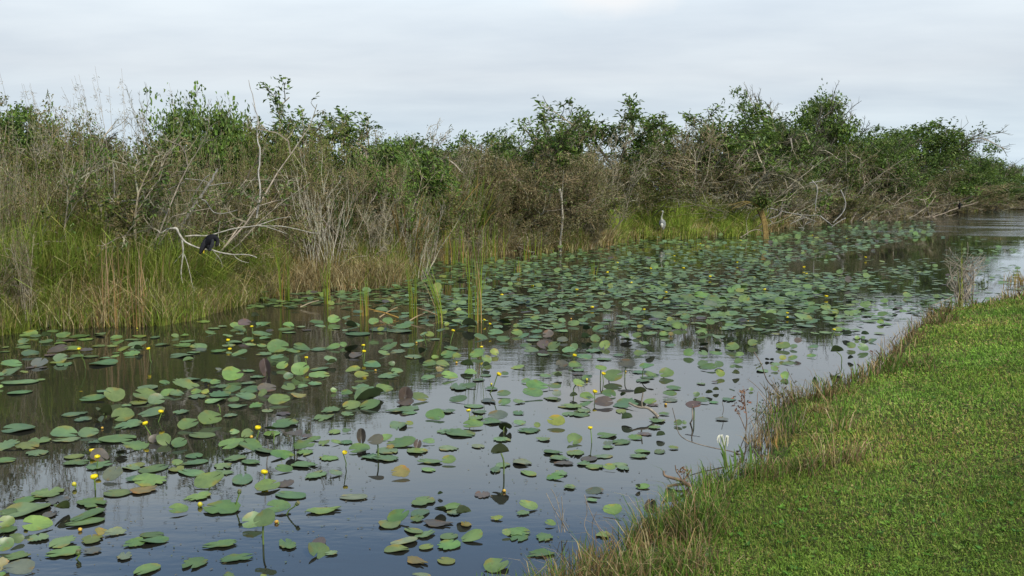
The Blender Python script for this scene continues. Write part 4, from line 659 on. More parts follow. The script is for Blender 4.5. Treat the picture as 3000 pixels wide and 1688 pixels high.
TONE = dict(g=('green', [(.084, .138, .038), (.104, .160, .044), (.066, .115, .034)]), b=('bluish-green', [(.070, .120, .052), (.084, .136, .058)]), y=('yellow-green', [(.13, .16, .03), (.105, .145, .03)]), l=('pale green', [(.10, .155, .065), (.115, .165, .07)]),
            s=('faded whitish-green', [(.13, .165, .09), (.115, .15, .085)]), p=('purple-brown', [(.072, .055, .048), (.062, .052, .042)]), v=('grey-green', [(.075, .088, .062), (.085, .095, .075)]), d=('dark', [(.048, .085, .024), (.055, .085, .03)]), o=('brown-blotched yellow', [(.125, .115, .03), (.14, .11, .032)]))
PX = []
for e in PADS.split():
    a = e.split(','); PX.append([float(a[0]), float(a[1]), float(a[2]), float(a[3]), a[4]])
rsd = np.random.RandomState(17)
def pad_place(cx, cy, w_, h_, code):
    """where a pad of the photo lies on the water, its tilt, size and pose"""
    tone, pose = code[0], code[1:]; up = pose == 'U'; lift = .13 if pose == 'R' else 0.0
    P = wp(cx, min(cy, 1900), lift); Y = P[1]; k = mpx(np.hypot(Y, P[0] * .3)); dep = math.atan2(CAM_H - lift, np.hypot(P[0], P[1])); hgt = h_ / max(w_, 1)
    az = math.atan2(P[0], P[1])
    if hgt > 1.05 or up: Lx, yaw = h_ * k, R(90) * rsd.choice([-1, 1]) + rsd.normal(0, .15); asp = np.clip(w_ * k / (Lx * .84), .45, 1.3); tilt = R(90) - dep + rsd.normal(0, .1)
    else:
        Lx = w_ * k; asp = 1.0; yaw = rsd.choice([0, math.pi]) + rsd.normal(0, .5); q = min(hgt / .86, .97); flat = math.sin(dep); tilt = math.asin(q) - dep
        if hgt / .86 < flat * 1.25: tilt = rsd.normal(0, .012); yaw = rsd.uniform(0, 6.28); asp = np.clip(hgt / .86 / flat, .5, 1)
        elif tone == 'd': tilt = -(math.asin(q) * .8 + dep); tilt = max(tilt, -.85); Lx *= .85
        tilt = float(np.clip(tilt, -1.2, .8))
    ext = Lx * .42 * asp if not (hgt > 1.05 or up) else Lx * .5
    zc = lift + abs(math.sin(tilt)) * ext + .006 + rsd.uniform(0, .006)
    if up: zc = ext * .93
    P = wp(cx, cy, zc) if zc < 1 else P
    roll = rsd.normal(0, .02) if abs(tilt) < .1 else rsd.normal(0, .14)
    M = Matrix.Translation(Vector(P)) @ Matrix.Rotation(-az, 4, 'Z') @ Matrix.Rotation(roll, 4, 'Y') @ Matrix.Rotation(tilt, 4, 'X') @ Matrix.Rotation(yaw, 4, 'Z') @ Matrix.Diagonal((Lx, Lx * asp, Lx, 1))
    cls = 'raised' if pose == 'R' else ('upright' if up or hgt > 1.05 else ('tilted' if abs(tilt) > .22 else 'flat'))
    kind = 't' if tone in 'o' else ('k' if up or (tone == 'd' and rsd.rand() < .75) else ('c' if cls in ('tilted', 'raised') else ('c' if rsd.rand() < .15 else ('t' if rsd.rand() < .22 else 'f'))))
    return M, cls, kind, Lx, P, tone
LM = []                         # things of the pond that a pad can be found by: (photo x, photo y, words)
# ---- flowers
gA = Geo()
for a in np.arange(6) * math.pi / 3:                                # six cupped petals
    ca, sa = math.cos(a), math.sin(a); rows = []
    for u in np.linspace(0, 1, 5):
        rad = .010 + .017 * math.sin(u * 2.0); zz_ = u * .034; hw = .019 * math.sin(math.pi * (.18 + .72 * u)) + .002
        for s_ in (-1, 0, 1):
            r_ = rad - abs(s_) * .004; x_, y_ = r_, s_ * hw; rows.append((x_ * ca - y_ * sa, x_ * sa + y_ * ca, zz_))
    q = [[i * 3 + j, i * 3 + j + 1, i * 3 + j + 4, i * 3 + j + 3] for i in range(4) for j in range(2)]
    cc = np.repeat(np.array([(.10, .16, .02), (.40, .38, .02), (.75, .60, .02), (.82, .66, .02), (.85, .70, .03)]), 3, 0); gA.add(rows, q, cc)
ME_PET = gA.mesh('petals', M_PETAL, True)
def ball(g, r, c, zc=0, sq=1.0, sides=8, col2=None):
    th = np.linspace(.12, math.pi - .12, 6); tube(g, [(0, 0, zc - math.cos(a) * r * sq) for a in th], [math.sin(a) * r for a in th], sides, c if col2 is None else np.linspace(c, col2, 6))
g = Geo(); tube(g, [(0, 0, .004), (0, 0, .016), (0, 0, .020)], [.009, .011, .007], 10, (.55, .42, .05)); ME_DISC = g.mesh('disc', M_PETAL, True)
g = Geo(); ball(g, .019, (.10, .16, .03), .012, 1.0, 10, (.62, .52, .03)); ME_BUD = g.mesh('bud', M_PETAL, True)
g = Geo(); ball(g, .016, (.06, .09, .025), .010, 1.1, 10, (.09, .12, .03)); tube(g, [(0, 0, .022), (0, 0, .028)], [.012, .015], 10, (.14, .13, .05)); ME_KNOB = g.mesh('seed_knob', M_PETAL, True)
g = Geo(); ball(g, .017, (.28, .11, .03), .008, .8, 9, (.60, .40, .05)); ME_SPENT = g.mesh('spent_petals', M_PETAL, True)
g = Geo(); tube(g, [(0, 0, -1), (.02, 0, -.55), (-.01, .01, 0)], [.0062, .0056, .0052], 6, np.array([(.07, .10, .03), (.09, .15, .03), (.12, .19, .03)])); ME_STEM = g.mesh('stem', M_STALK, True)
def flower(hx, hy, by, kind, lm, label, group='yellow pond flowers', sc_=1.0):
    base = wp(hx, hy if by is None else by); zh = .015 if by is None else max(at(hx, hy, base[1])[2], .03)
    o = link({'f': 'pond_flower', 'b': 'flower_bud', 'k': 'seed_head', 'o': 'spent_flower'}[kind], None); o.location = (base[0], base[1], zh - .01); o.rotation_euler = (rsd.normal(0, .18), rsd.normal(0, .18), rsd.uniform(0, 6)); s = sc_ * rsd.uniform(.78, 1.05)
    for me, nm in ([(ME_PET, 'petals'), (ME_DISC, 'disc')] if kind == 'f' else [({'b': ME_BUD, 'k': ME_KNOB, 'o': ME_SPENT}[kind], {'b': 'bud', 'k': 'knob', 'o': 'petals'}[kind])]):
        link(nm, me, o).scale = (s, s, s)
    st = link('stem', ME_STEM, o); st.scale = (s, s, zh + .06)
    tag(o, label, {'f': 'flower', 'b': 'flower bud', 'k': 'seed head', 'o': 'flower'}[kind], group)
    if lm: LM.append((hx, (hy if by is None else by), lm))
FL = [
    (235, 1023, 1084, 'f', 'the tall-stemmed flower in brown shade', 'yellow flower on a tall stem alone in the brown shaded water'),
    (437, 1023, 1062, 'f', 'the short-stemmed flower in brown shade', 'yellow flower on a shorter stem in the brown shaded water'),
    (402, 965, None, 'b', 'the yellow bud under the marsh grass', 'tiny yellow bud floating just under the marsh grass'),
    (472, 1208, 1236, 'f', 'the flower above the raised green pads', 'yellow flower on a stem above a group of raised green pads'),
    (429, 1242, 1279, 'f', 'the flower beside dark rotting debris', 'yellow flower on a slim stem beside dark floating debris'),
    (299, 1257, None, 'o', 'the orange floating bloom', 'orange spent bloom floating beside a pair of broad pads'),
    (272, 1323, 1336, 'f', 'the flower peeping over the pinkish pad', 'small yellow flower peeping over the top of a pinkish pad'),
    (287, 1340, 1374, 'f', 'the flower against the pinkish pad', 'yellow flower on a short stem standing against a pinkish pad'),
    (279, 1400, 1438, 'f', 'the biggest yellow flower', 'biggest wide-open yellow flower on a stout stem over rippled reflections'),
    (218, 1420, 1430, 'b', 'the dull bud beside the biggest flower', 'dull closed bud low on the water beside the biggest yellow flower'),
    (76, 1550, None, 'b', 'the yellow bud between glossy pads', 'yellow bud squeezed between two glossy broad pads'),
    (234, 1556, None, 'o', 'the peach-coloured spent bloom', 'peach-coloured spent bloom standing on open water over a pale pad'),
    (229, 1620, 1637, 'k', 'the knob bud against the slanted pad', 'dark knob bud on a short stalk against a long slanted pad'),
    (669, 998, 1016, 'f', 'the small flower off the grass point', 'small yellow flower over pale pads just off the grass point'),
    (674, 1027, None, 'f', 'the flower resting on a pale pad', 'yellow flower resting flat on a small pale pad'),
    (738, 958, 976, 'f', 'the flower beside the tilted purple leaf', 'yellow flower on a thin stem beside a tilted purple leaf'),
    (898, 1049, 1076, 'f', 'the flower behind the upright brown leaf', 'yellow flower behind the folded upright leaves in mid-water'),
    (547, 1122, None, 'b', 'the bud lying on a broad pad', 'yellow bud lying on top of a broad green pad'),
    (757, 1256, 1284, 'f', 'the golden flower over folded pads', 'golden open flower over a cluster of folded pads'),
    (737, 1283, None, 'o', 'the orange bud on folded pads', 'orange spent bud tucked among folded pads under the golden flower'),
    (774, 1386, 1412, 'f', 'the flower above a pad and pinkish disc', 'yellow flower with two lobes above a green pad and a pinkish disc'),
    (800, 1272, 1296, 'k', 'the dark knob near the raised brown leaf', 'dark knob bud mirrored in water before the raised brown leaf'),
    (641, 1188, 1208, 'k', 'the green bud behind broad tilted pads', 'small green bud on a stalk behind broad tilted pads'),
    (702, 1442, 1490, 'k', 'the knob stalk behind the wide pad', 'green knob on a straight stalk behind a wide tilted pad'),
    (869, 1475, 1512, 'k', 'the lone knob stalk in open water', 'lone dark green knob on a straight stalk in open water'),
    (587, 1485, None, 'b', 'the floating golden bud', 'golden bud floating beside the wide tilted pad'),
    (811, 1534, None, 'o', 'the orange scrap at the raised pad', 'orange bloom scrap touching the large raised pad'),
    (1065, 1013, 1044, 'f', 'the upper of two stacked flowers', 'upper of two yellow flowers stacked one over the other mid-pond'),
    (1067, 1031, 1068, 'f', 'the lower of two stacked flowers', 'lower of two yellow flowers stacked one over the other mid-pond'),
    (1418, 938, 950, 'f', 'the upper flower beside the tall cattails', 'pale yellow flower level with the foot of the tall cattails'),
    (1435, 950, 974, 'f', 'the lower flower beside the tall cattails', 'yellow flower on a green calyx just below the tall cattails'),
    (1327, 970, 1006, 'f', 'the stemmed flower below the cattails', 'yellow flower on a dark stem below and before the tall cattails'),
    (1243, 985, 1016, 'k', 'the thin bud below the cattails', 'thin pale bud on a wire-like stem below the small cattail clumps'),
    (1411, 1018, 1040, 'f', 'the flower over crowded middle pads', 'yellow flower over crowded pads in the middle of the pond'),
    (1100, 1088, None, 'o', 'the orange bloom by yellowing pads', 'orange bloom on the water beside yellowing pads'),
    (1460, 1098, 1156, 'f', 'the tall single flower in open water', 'tall single yellow flower on a dark straight stem in open water'),
    (1440, 1129, None, 'b', 'the bud beside the tall single flower', 'small bud floating just beside the tall single flower'),
    (1337, 1065, None, 'o', 'the curled yellow bloom', 'curled yellow bloom floating on pale water between pad clusters'),
    (1373, 1204, 1236, 'f', 'the flower over a ragged pad', 'yellow flower on a dark stem over a ragged green pad'),
    (1011, 1327, 1376, 'f', 'the bright flower mirrored in open water', 'bright yellow flower whose stem and reflection stand in clear water'),
    (1477, 1442, None, 'o', 'the small floating yellow star', 'small star-shaped yellow bloom floating alone beside a purple pad'),
    (1887, 908, 922, 'f', 'the flower amid crowded far pads', 'yellow flower amid crowded pads toward the far bank'),
    (1683, 1043, 1062, 'f', 'the flower over the green heart pad', 'yellow flower just over a green heart-shaped pad with a notch'),
    (1767, 1096, 1121, 'f', 'the flower before the large bowed pad', 'yellow flower before a large bowed green pad'),
    (1833, 1091, None, 'o', 'the spent bloom under the umbrella pad', 'brownish yellow spent bloom under the umbrella-like raised pad'),
    (1742, 1149, 1174, 'f', 'the flower over the purple disc', 'yellow flower on a short stem over a purple-brown disc'),
    (1719, 1116, None, 'b', 'the bud on the cupped pad', 'pale bud at the edge of a cupped raised pad'),
    (1673, 936, None, 'o', 'the straw bloom in the far mat', 'straw-yellow bloom curled in the lily mat before the far bank'),
    (1729, 1255, 1296, 'f', 'the bent-stemmed flower', 'yellow flower on a bent stem over its own clear reflection'),
    (1950, 1188, None, 'o', 'the orange flower by the driftwood', 'orange and yellow flower floating beyond the forked driftwood'),
    (2306, 918, 930, 'f', 'the upper of the twin far flowers', 'upper of twin bright flowers in the far pads'),
    (2307, 931, 944, 'f', 'the lower of the twin far flowers', 'lower of twin bright flowers in the far pads'),
    (2442, 967, 996, 'f', 'the stemmed flower off the weedy bank', 'pale yellow flower on a stem off the weedy grassy bank'),
    (2192, 943, None, 'o', 'the orange-yellow far bloom', 'orange-yellow bloom on brown water among the far pads'),
    (2111, 963, None, 'o', None, 'small orange bloom on dark water before the far mat'),
    (8, 969, None, 'b', None, 'orange bud under the grey twigs at the marsh end of the pond'),
    (1220, 1006, None, 'o', None, 'reddish bud before the small cattails and thin bud'),
]
for f in FL: flower(*f[:5], label=f[5])
for hx, hy in ((1975, 751), (1906, 788), (1809, 771), (2002, 787), (2356, 784), (2209, 734), (2363, 803), (2535, 755), (1780, 800), (1850, 830), (2080, 812), (2160, 770), (1690, 850), (1950, 858), (2240, 850), (2420, 870), (2052, 715), (2480, 700), (2380, 690), (2170, 706), (1560, 840), (1470, 866), (1735, 902)):
    flower(hx, hy, hy + 6, 'f', None, 'tiny yellow flower dotting the dense lily mat by the far bank', 'tiny flowers of the far lily mat', 1.45)
LM += [(1885, 1200, 'the forked driftwood stick'), (2562, 1075, 'the brown stubs at the bank'), (1640, 1520, 'the dead twigs near the shore'), (1980, 1400, 'the knobbly driftwood root'), (2455, 1035, 'the dark pad on two stalks'), (2210, 1060, 'the weedy stems off the lawn'), (2115, 1300, 'the drooping white lily'), (1400, 1640, 'the green blades at the shore'), (2085, 1180, 'the red-brown dead weed'), (110, 985, 'the drowned grey twigs')]
# ---- the 300 largest pads are things, the rest of the mat is one mass
PX.sort(key=lambda p: -p[2] * p[3] * (1.5 if len(p[4]) > 1 else 1)); NBIG = 300
bigs = []; gs = Geo()
for i, p in enumerate(PX):
    M, cls, kind, Lx, P, tone = pad_place(p[0], p[1], p[2] * .94, p[3] * .94, p[4]); col = np.array(TONE[tone][1][rsd.randint(len(TONE[tone][1]))]) * rsd.uniform(.82, 1.25) * rsd.uniform(.90, 1.10, 3); var = rsd.randint(len(PAD[kind]))
    if i >= NBIG: pad_add(gs, PAD[kind][var], M, col); continue
    o = bpy.data.objects.new('lily_pad', PADM[(kind, var)]); COL.objects.link(o); o.matrix_world = M; o.color = (*col, 1); bigs.append((o, p, cls, Lx))
    if cls == 'raised' or (cls == 'tilted' and P[2] > .05 and rsd.rand() < .5):
        g = Geo(); top = np.array(P) + [0, 0, -.004]; bend = rsd.normal(0, .03, 3) * [1, 1, 0]
        tube(g, spline([top, top * .6 + np.array([P[0], P[1], 0]) * .4 + bend, [P[0] + bend[0], P[1] + bend[1], -.06]], 3) - np.array(P), .0065, 6, (.09, .13, .035)); s_ = g.build('stalk', M_STALK, o, True)
        s_.matrix_parent_inverse = Matrix(M).inverted() @ Matrix.Translation(Vector(P))
seen = {}
for o, p, cls, Lx in bigs:
    a = min(LM, key=lambda l: (l[0] - p[0]) ** 2 + (2 * (l[1] - p[1])) ** 2); dx, dy = p[0] - a[0], 2 * (p[1] - a[1])
    dr = ('lawn side of' if dx > 0 else 'marsh side of') if abs(dx) > abs(dy) else ('in front of' if dy > 0 else 'beyond')
    seen.setdefault((TONE[p[4][0]][0], cls, dr, a[2]), []).append((dx * dx + dy * dy, o))
for (tn, cls, dr, lm), L in seen.items():
    for i, (_, o) in enumerate(sorted(L, key=lambda q: q[0])):
        tag(o, ' '.join(x for x in (('', 'second', 'third', 'fourth', 'fifth', 'sixth', 'seventh')[min(i, 6)], tn, cls, 'lily pad', dr, lm) if x), 'lily pad', 'lily pads of the open pond')
# ---- scraps afloat between the pads
np.random.seed(29); n = 5200; r = np.exp(np.random.uniform(math.log(5.2), math.log(30), n)); a = np.random.uniform(R(-34), R(30), n); x, y = r * np.sin(a), r * np.cos(a)
k = (far_s(x, y) < -.05) & (near_s(x, y) < -.05) & (vnoise(x, y, 1.1, 81) > np.where(near_s(x, y) > -.6, -.6, .15)); x, y, r = x[k], y[k], r[k]; n = len(x); g = Geo(); az = np.random.uniform(0, 6.28, n)
leaves(g, np.stack([x, y, np.full(n, .004)], 1), np.stack([np.cos(az), np.sin(az), np.random.uniform(0, .25, n)], 1), np.stack([np.zeros(n), np.zeros(n), np.ones(n)], 1), np.random.uniform(.008, .035, n) * np.clip(r / 9, 1, 2.5), np.random.uniform(.005, .014, n) * np.clip(r / 9, 1, 2.5), pal([(.10, .08, .04), (.06, .05, .03), (.12, .15, .05), (.17, .14, .07)], n), .02)
tag(g.build('floating_debris', M_GRASS), 'small leaf scraps and flecks floating between the pads', 'debris', kind='stuff')
# ---- the dense mat toward the far bank
np.random.seed(23); n = 38000
r = np.exp(np.random.uniform(math.log(15.5), math.log(95), n)); a = np.random.uniform(R(-26), R(36), n); x, y = r * np.sin(a), r * np.cos(a)
fs, ns = far_s(x, y), near_s(x, y); k = (fs < -.1) & (ns < -.35); x, y, r = x[k], y[k], r[k]
def to_px(x, y, z=0.0):
    c, s = math.cos(PITCH), math.sin(PITCH); dz = z - CAM_H; f = y * c - dz * s; u = y * s + dz * c; return 1500 + FS * x / f, 844 - FS * u / f
px, py = to_px(x, y)
def inside(px, py, poly):
    c = np.zeros(px.shape, bool); q = poly[-1]
    for p in poly: c ^= ((p[1] > py) != (q[1] > py)) & (px < (q[0] - p[0]) * (py - p[1]) / (q[1] - p[1] + 1e-9) + p[0]); q = p
    return c
dens = np.clip(.66 + .42 * vnoise(x, y * .6, .9, 61) + .2 * vnoise(x, y, 2.3, 62), .10, 1)
dens = np.where(py > 905, np.where(px > 1240, .28 * np.clip((1040 - py) / 135, 0, 1), 0), dens); dens = np.where((px < 1240) & (py > 890), dens * .5, dens)
dens = np.where(inside(px, py, [(2300, 775), (2500, 738), (2640, 708), (2740, 690), (3100, 680), (3100, 716), (2800, 730), (2700, 762), (2560, 795), (2300, 806)]), .03, dens)
dens = np.where((px > 2560) & (py < 690) & (py < 742 - (px - 2560) * .3) & (px > 2740), 0, dens)
dens = np.where((px > 2740) & (py < 690), .0, dens); dens = np.where((px > 2690) & (py > 716), dens * .30, dens)
dens = np.where(inside(px, py, [(2330, 905), (2400, 870), (2560, 838), (2700, 790), (3000, 770), (3000, 905)]), .20, dens)
dens = np.where(inside(px, py, [(860, 905), (900, 880), (1240, 850), (1500, 830), (1600, 905)]), dens * .7, dens)
k = np.random.rand(len(x)) < dens; x, y, r, px, py = x[k], y[k], r[k], px[k], py[k]; n = len(x)
th = np.linspace(.2, 6.08, 11); ux = np.cos(th) * .5 * (1 + .1 * np.cos(th)); uy = np.sin(th) * .43
sz_ = np.random.uniform(.15, .29, n) * np.clip(r / 40, .85, 1.3); tl = np.where(np.random.rand(n) < .78, np.random.normal(0, .02, n), np.random.normal(.12, .20, n)); yw = np.random.uniform(0, 6.28, n); rl = np.random.normal(0, .10, n); az = np.arctan2(x, y)
vx = np.concatenate([[.15], ux]); vy = np.concatenate([[0], uy]); X = vx[None] * np.cos(yw)[:, None] - vy[None] * np.sin(yw)[:, None]; Y_ = vx[None] * np.sin(yw)[:, None] + vy[None] * np.cos(yw)[:, None]
Zl = .05 * (X ** 2 + Y_ ** 2) + Y_ * np.tan(tl)[:, None] + X * np.tan(rl)[:, None]; lz = Zl.min(1, keepdims=True)
ca, sa = np.cos(-az)[:, None], np.sin(-az)[:, None]; lift = np.where(np.random.rand(n) < .12, np.random.uniform(.05, .22, n), 0)
V = np.stack([x[:, None] + (X * ca - Y_ * sa) * sz_[:, None], y[:, None] + (X * sa + Y_ * ca) * sz_[:, None], np.random.uniform(.004, .014, n)[:, None] + (Zl - lz) * sz_[:, None] + lift[:, None]], 2).reshape(-1, 3)
cl = pal([TONE['g'][1][0], TONE['g'][1][1], TONE['b'][1][0], TONE['b'][1][1], TONE['l'][1][0], TONE['y'][1][0], TONE['p'][1][1], TONE['d'][1][0]], n, .2, [.28, .24, .15, .11, .08, .06, .03, .05])
f = (np.array([[0, i, i + 1] for i in range(1, 11)])[None] + (np.arange(n) * 12)[:, None, None]).reshape(-1, 3); gs.add(V, f, np.repeat(cl, 12, 0))
tag(gs.build('lily_pad_mat', M_PAD, smooth=True), 'dense mat of small lily pads filling the channel toward the far bank', 'lily pads', kind='stuff')
# ------------------------------------------------------------------ birds
np.random.seed(14)
def bird_part(g, px_pts, conv, Y, k, col, sides=12, sq=.85):
    P = np.array([at(*conv(p[0], p[1]), Y + (p[3] if len(p) > 3 else 0)) for p in px_pts]); rad = np.array([p[2] for p in px_pts]) * k
    P = spline(P, 4); rad = np.interp(np.linspace(0, 1, len(P)), np.linspace(0, 1, len(rad)), rad); c = np.array(col, float)
    if c.ndim > 1: c = np.stack([np.interp(np.linspace(0, 1, len(P)), np.linspace(0, 1, len(c)), c[:, i]) for i in range(3)], 1)
    tube(g, P, rad, sides, c, squash=sq)
Yb = YB - .15; k = mpx(Yb) / 5.855
BLK = (.006, .006, .008)
g = Geo(); bird_part(g, [(503, 728, 14), (520, 690, 26), (560, 610, 48), (612, 540, 74), (680, 478, 84), (742, 452, 64), (790, 478, 40), (806, 525, 31), (792, 575, 30), (800, 592, 20)], z1, Yb, k, [(.02, .02, .022), (.016, .016, .018), BLK, BLK, BLK, BLK, BLK, (.02, .02, .02), (.02, .02, .02), (.03, .025, .02)], 14)
o = g.build('cormorant', M_FEATHER, None, True); tag(o, 'black cormorant hunched and preening on the pale drooping branch', 'bird')
g = Geo(); bird_part(g, [(640, 560, 52), (655, 610, 46), (665, 650, 30), (660, 672, 12)], z1, Yb, k, (.014, .014, .016)); g.build('belly', M_FEATHER, o, True)
g = Geo(); bird_part(g, [(600, 470, 10), (560, 560, 40), (530, 640, 34), (505, 720, 8)], z1, Yb - .06, k, (.02, .02, .024), 10, .4); bird_part(g, [(720, 470, 16), (715, 560, 36), (675, 640, 24), (660, 672, 6)], z1, Yb - .07, k, (.026, .027, .03), 10, .4); g.build('wing', M_FEATHER, o, True)
g = Geo(); bird_part(g, [(796, 585, 13), (760, 604, 9), (715, 622, 5)], z1, Yb, k, (.10, .085, .06), 6); g.build('beak', M_FEATHER, o, True)
g = Geo(); bird_part(g, [(575, 645, 9), (570, 680, 9), (562, 708, 12), (578, 714, 6)], z1, Yb, k, (.48, .38, .03), 6); g.build('foot', M_FEATHER, o, True)
g = Geo(); bird_part(g, [(645, 660, 9), (655, 672, 11), (690, 676, 6)], z1, Yb - .04, k, (.05, .05, .04), 6); g.build('foot', M_FEATHER, o, True)
k3 = mpx(YP) / 8.05
g = Geo(); bird_part(g, [(1292, 425, 9), (1288, 395, 24), (1295, 350, 34), (1300, 310, 28), (1302, 280, 18), (1296, 255, 16), (1304, 240, 13), (1318, 236, 6)], z3, YP, k3, BLK); o = g.build('cormorant', M_FEATHER, None, True); tag(o, 'small black cormorant upright on the long slanting pole near the far end', 'bird')
g = Geo(); bird_part(g, [(1300, 320, 14), (1335, 300, 10), (1360, 330, 8), (1345, 375, 4)], z3, YP - .1, k3, (.03, .03, .03), 6, .5); g.build('wing', M_FEATHER, o, True)
g = Geo(); bird_part(g, [(1312, 240, 6), (1345, 232, 3)], z3, YP, k3, (.20, .15, .05), 5); g.build('beak', M_FEATHER, o, True)
z2 = lambda x, y: (1860 + x / 12.07, 580 + y / 12.07)
YH = shore_y(1940)[1] * 1.0; k2 = mpx(YH) / 12.07
GRY, PALE, WHT = (.15, .16, .155), (.34, .33, .26), (.46, .45, .40)
g = Geo(); bird_part(g, [(1000, 1130, 16), (985, 1060, 58), (975, 960, 88), (968, 860, 92), (955, 790, 62), (940, 735, 34), (948, 660, 25), (968, 580, 23), (985, 520, 24), (985, 480, 34), (962, 468, 26), (950, 480, 14)], z2, YH, k2, [(.14, .14, .14), (.2, .2, .19), GRY, GRY, (.26, .26, .24), (.40, .38, .31), PALE, PALE, PALE, WHT, WHT, PALE], 14)
o = g.build('heron', M_FEATHER, None, True); tag(o, 'grey heron with pale neck standing in green grass at the far waterline', 'bird')
g = Geo(); bird_part(g, [(945, 890, 30), (950, 950, 56), (955, 1010, 40), (965, 1050, 12)], z2, YH - 70 * k2, k2, WHT, 10, .6); g.build('belly_plumes', M_FEATHER, o, True)
for a in (-1, 1):
    g = Geo(); bird_part(g, [(968 + a * 52, 780, 20), (968 + a * 84, 880, 40), (980 + a * 70, 1000, 32), (995 + a * 30, 1110, 10)], z2, YH, k2, (.19, .20, .20) if a > 0 else (.10, .105, .11), 10, .8); g.build('wing', M_FEATHER, o, True)
    P0 = at(*z2(985 + a * 22, 1080), YH); P1 = np.array([P0[0], P0[1], -.05]); g = Geo(); tube(g, spline([P0, P0 * .5 + P1 * .5 + [.01, .02, 0], P1], 3), 5 * k2, 6, (.12, .10, .06)); g.build('leg', M_FEATHER, o, True)
g = Geo(); bird_part(g, [(958, 478, 13), (935, 492, 9), (915, 505, 4)], z2, YH - 60 * k2, k2, (.45, .33, .08), 6); g.build('beak', M_FEATHER, o, True)
g = Geo(); bird_part(g, [(955, 460, 12), (985, 448, 14), (1018, 470, 8), (1040, 490, 3)], z2, YH - 8 * k2, k2, (.03, .03, .035), 6); g.build('crest', M_FEATHER, o, True)

# ------------------------------------------------------------------ sticks, stalks and weeds of the pond and the near bank
def sticks(name, paths, col, label, cat, group=None, base=None, leafs=None):
    """a plant or stick standing on the water or bank: base (px, py, z), paths in photo pixels kept at that distance"""
    Y = wp(base[0], base[1], base[2] if len(base) > 2 else 0)[1]; k = mpx(Y); o0 = at(base[0], base[1], Y); o = link(name, None); o.location = o0; g = Geo()
    for pts, a, b in paths:
        P = spline([at(p[0], p[1], Y + (p[2] if len(p) > 2 else np.random.normal(0, .02))) for p in pts], 3) - o0
        tube(g, P, np.linspace(a, b, len(P)) * k / 2, 6, np.array(col) * np.random.uniform(.75, 1.2, (len(P), 1)))
    g.build('stems' if len(paths) > 1 else 'stem', M_BARK, o, True)
    if leafs:
        gl = Geo()
        for (px, py, n, sp, L, cols) in leafs:
            C = np.array([at(px, py, Y)] * n) - o0 + np.random.normal(0, sp * k, (n, 3)); leaves(gl, C, np.random.normal(0, 1, (n, 3)) + [0, 0, .3], np.random.normal(0, 1, (n, 3)) + [0, 0, .8], L * k * np.random.uniform(.6, 1.3, n), L * k * .45 * np.random.uniform(.6, 1.3, n), pal(cols, n))
        gl.build('leaves', M_LEAF, o)
    return tag(o, label, cat, group)
WOODC = (.20, .165, .125)
sticks('driftwood_stick', [([(1842, 1180), (1870, 1193), (1896, 1195), (1915, 1208), (1928, 1222)], 6, 10), ([(1881, 1192), (1880, 1175), (1884, 1150)], 5, 4), ([(1928, 1222), (1912, 1222)], 6, 3), ([(1915, 1210), (1908, 1202)], 5, 2)], (.20, .17, .13), 'forked weathered driftwood stick jutting from clear water among pads', 'driftwood', base=(1925, 1225))
sticks('driftwood_stick', [([(2512, 1066), (2528, 1084), (2520, 1092), (2513, 1096)], 6, 6)], (.14, .12, .10), 'short bent stick poking from the water before the brown stubs', 'driftwood', base=(2515, 1096))
sticks('driftwood_root', [([(1944, 1380), (1948, 1394), (1975, 1402), (2000, 1410), (2020, 1425)], 6, 13), ([(1978, 1363), (1982, 1382), (1990, 1392), (2000, 1410)], 3, 5), ([(2025, 1375), (2012, 1395), (2002, 1412)], 4, 6), ([(1955, 1425), (1985, 1420), (2010, 1418)], 9, 8)], (.16, .11, .075), 'knobbly brown driftwood root sticking out of the bank over water', 'driftwood', base=(2005, 1428), leafs=[(2002, 1378, 26, 6, 13, [(.20, .11, .05), (.26, .15, .07)])])
sticks('dead_twigs', [([(1615, 1432), (1630, 1460), (1640, 1500), (1650, 1540), (1655, 1560)], 2, 3), ([(1645, 1455), (1648, 1500), (1645, 1560)], 2, 3), ([(1600, 1445), (1625, 1495), (1648, 1530), (1662, 1555)], 2, 3), ([(1630, 1460), (1640, 1445)], 1.5, 1), ([(1640, 1500), (1625, 1490)], 1.5, 1), ([(1665, 1545), (1650, 1520), (1655, 1490)], 2, 1), ([(1640, 1560), (1630, 1520), (1622, 1500)], 2, 1)], (.22, .19, .15), 'spray of dead grey twigs standing in the water near the shore grass', 'twigs', 'dead twigs in the water', base=(1650, 1575))
sticks('dead_twigs', [([(1712, 1450), (1722, 1480), (1740, 1520), (1760, 1550), (1785, 1572)], 2, 2.5), ([(1715, 1455), (1720, 1500), (1712, 1540), (1730, 1580)], 1.6, 2.5), ([(1748, 1500), (1735, 1535), (1738, 1590)], 1.6, 2.5), ([(1795, 1545), (1797, 1580), (1800, 1600)], 2, 3), ([(1722, 1480), (1712, 1470)], 1, 1)], (.22, .18, .14), 'thin arching dead twigs in the water just off the brown bank grass', 'twigs', 'dead twigs in the water', base=(1740, 1592))
sticks('curving_twig', [([(1970, 1195), (1980, 1235), (1990, 1272), (2020, 1293), (2080, 1310), (2140, 1322), (2180, 1335)], 2, 4)], (.13, .11, .09), 'long thin dark twig curving over the water beside the white lily', 'twig', base=(2185, 1345))
sticks('reed_stalk', [([(2030, 1185), (2028, 1200), (2029, 1226), (2022, 1240)], 3, 5), ([(2029, 1226), (2024, 1238)], 3, 4)], (.24, .20, .16), 'crooked pale stalk bearing the raised purple pad near the lawn', 'stalk', base=(2024, 1242))
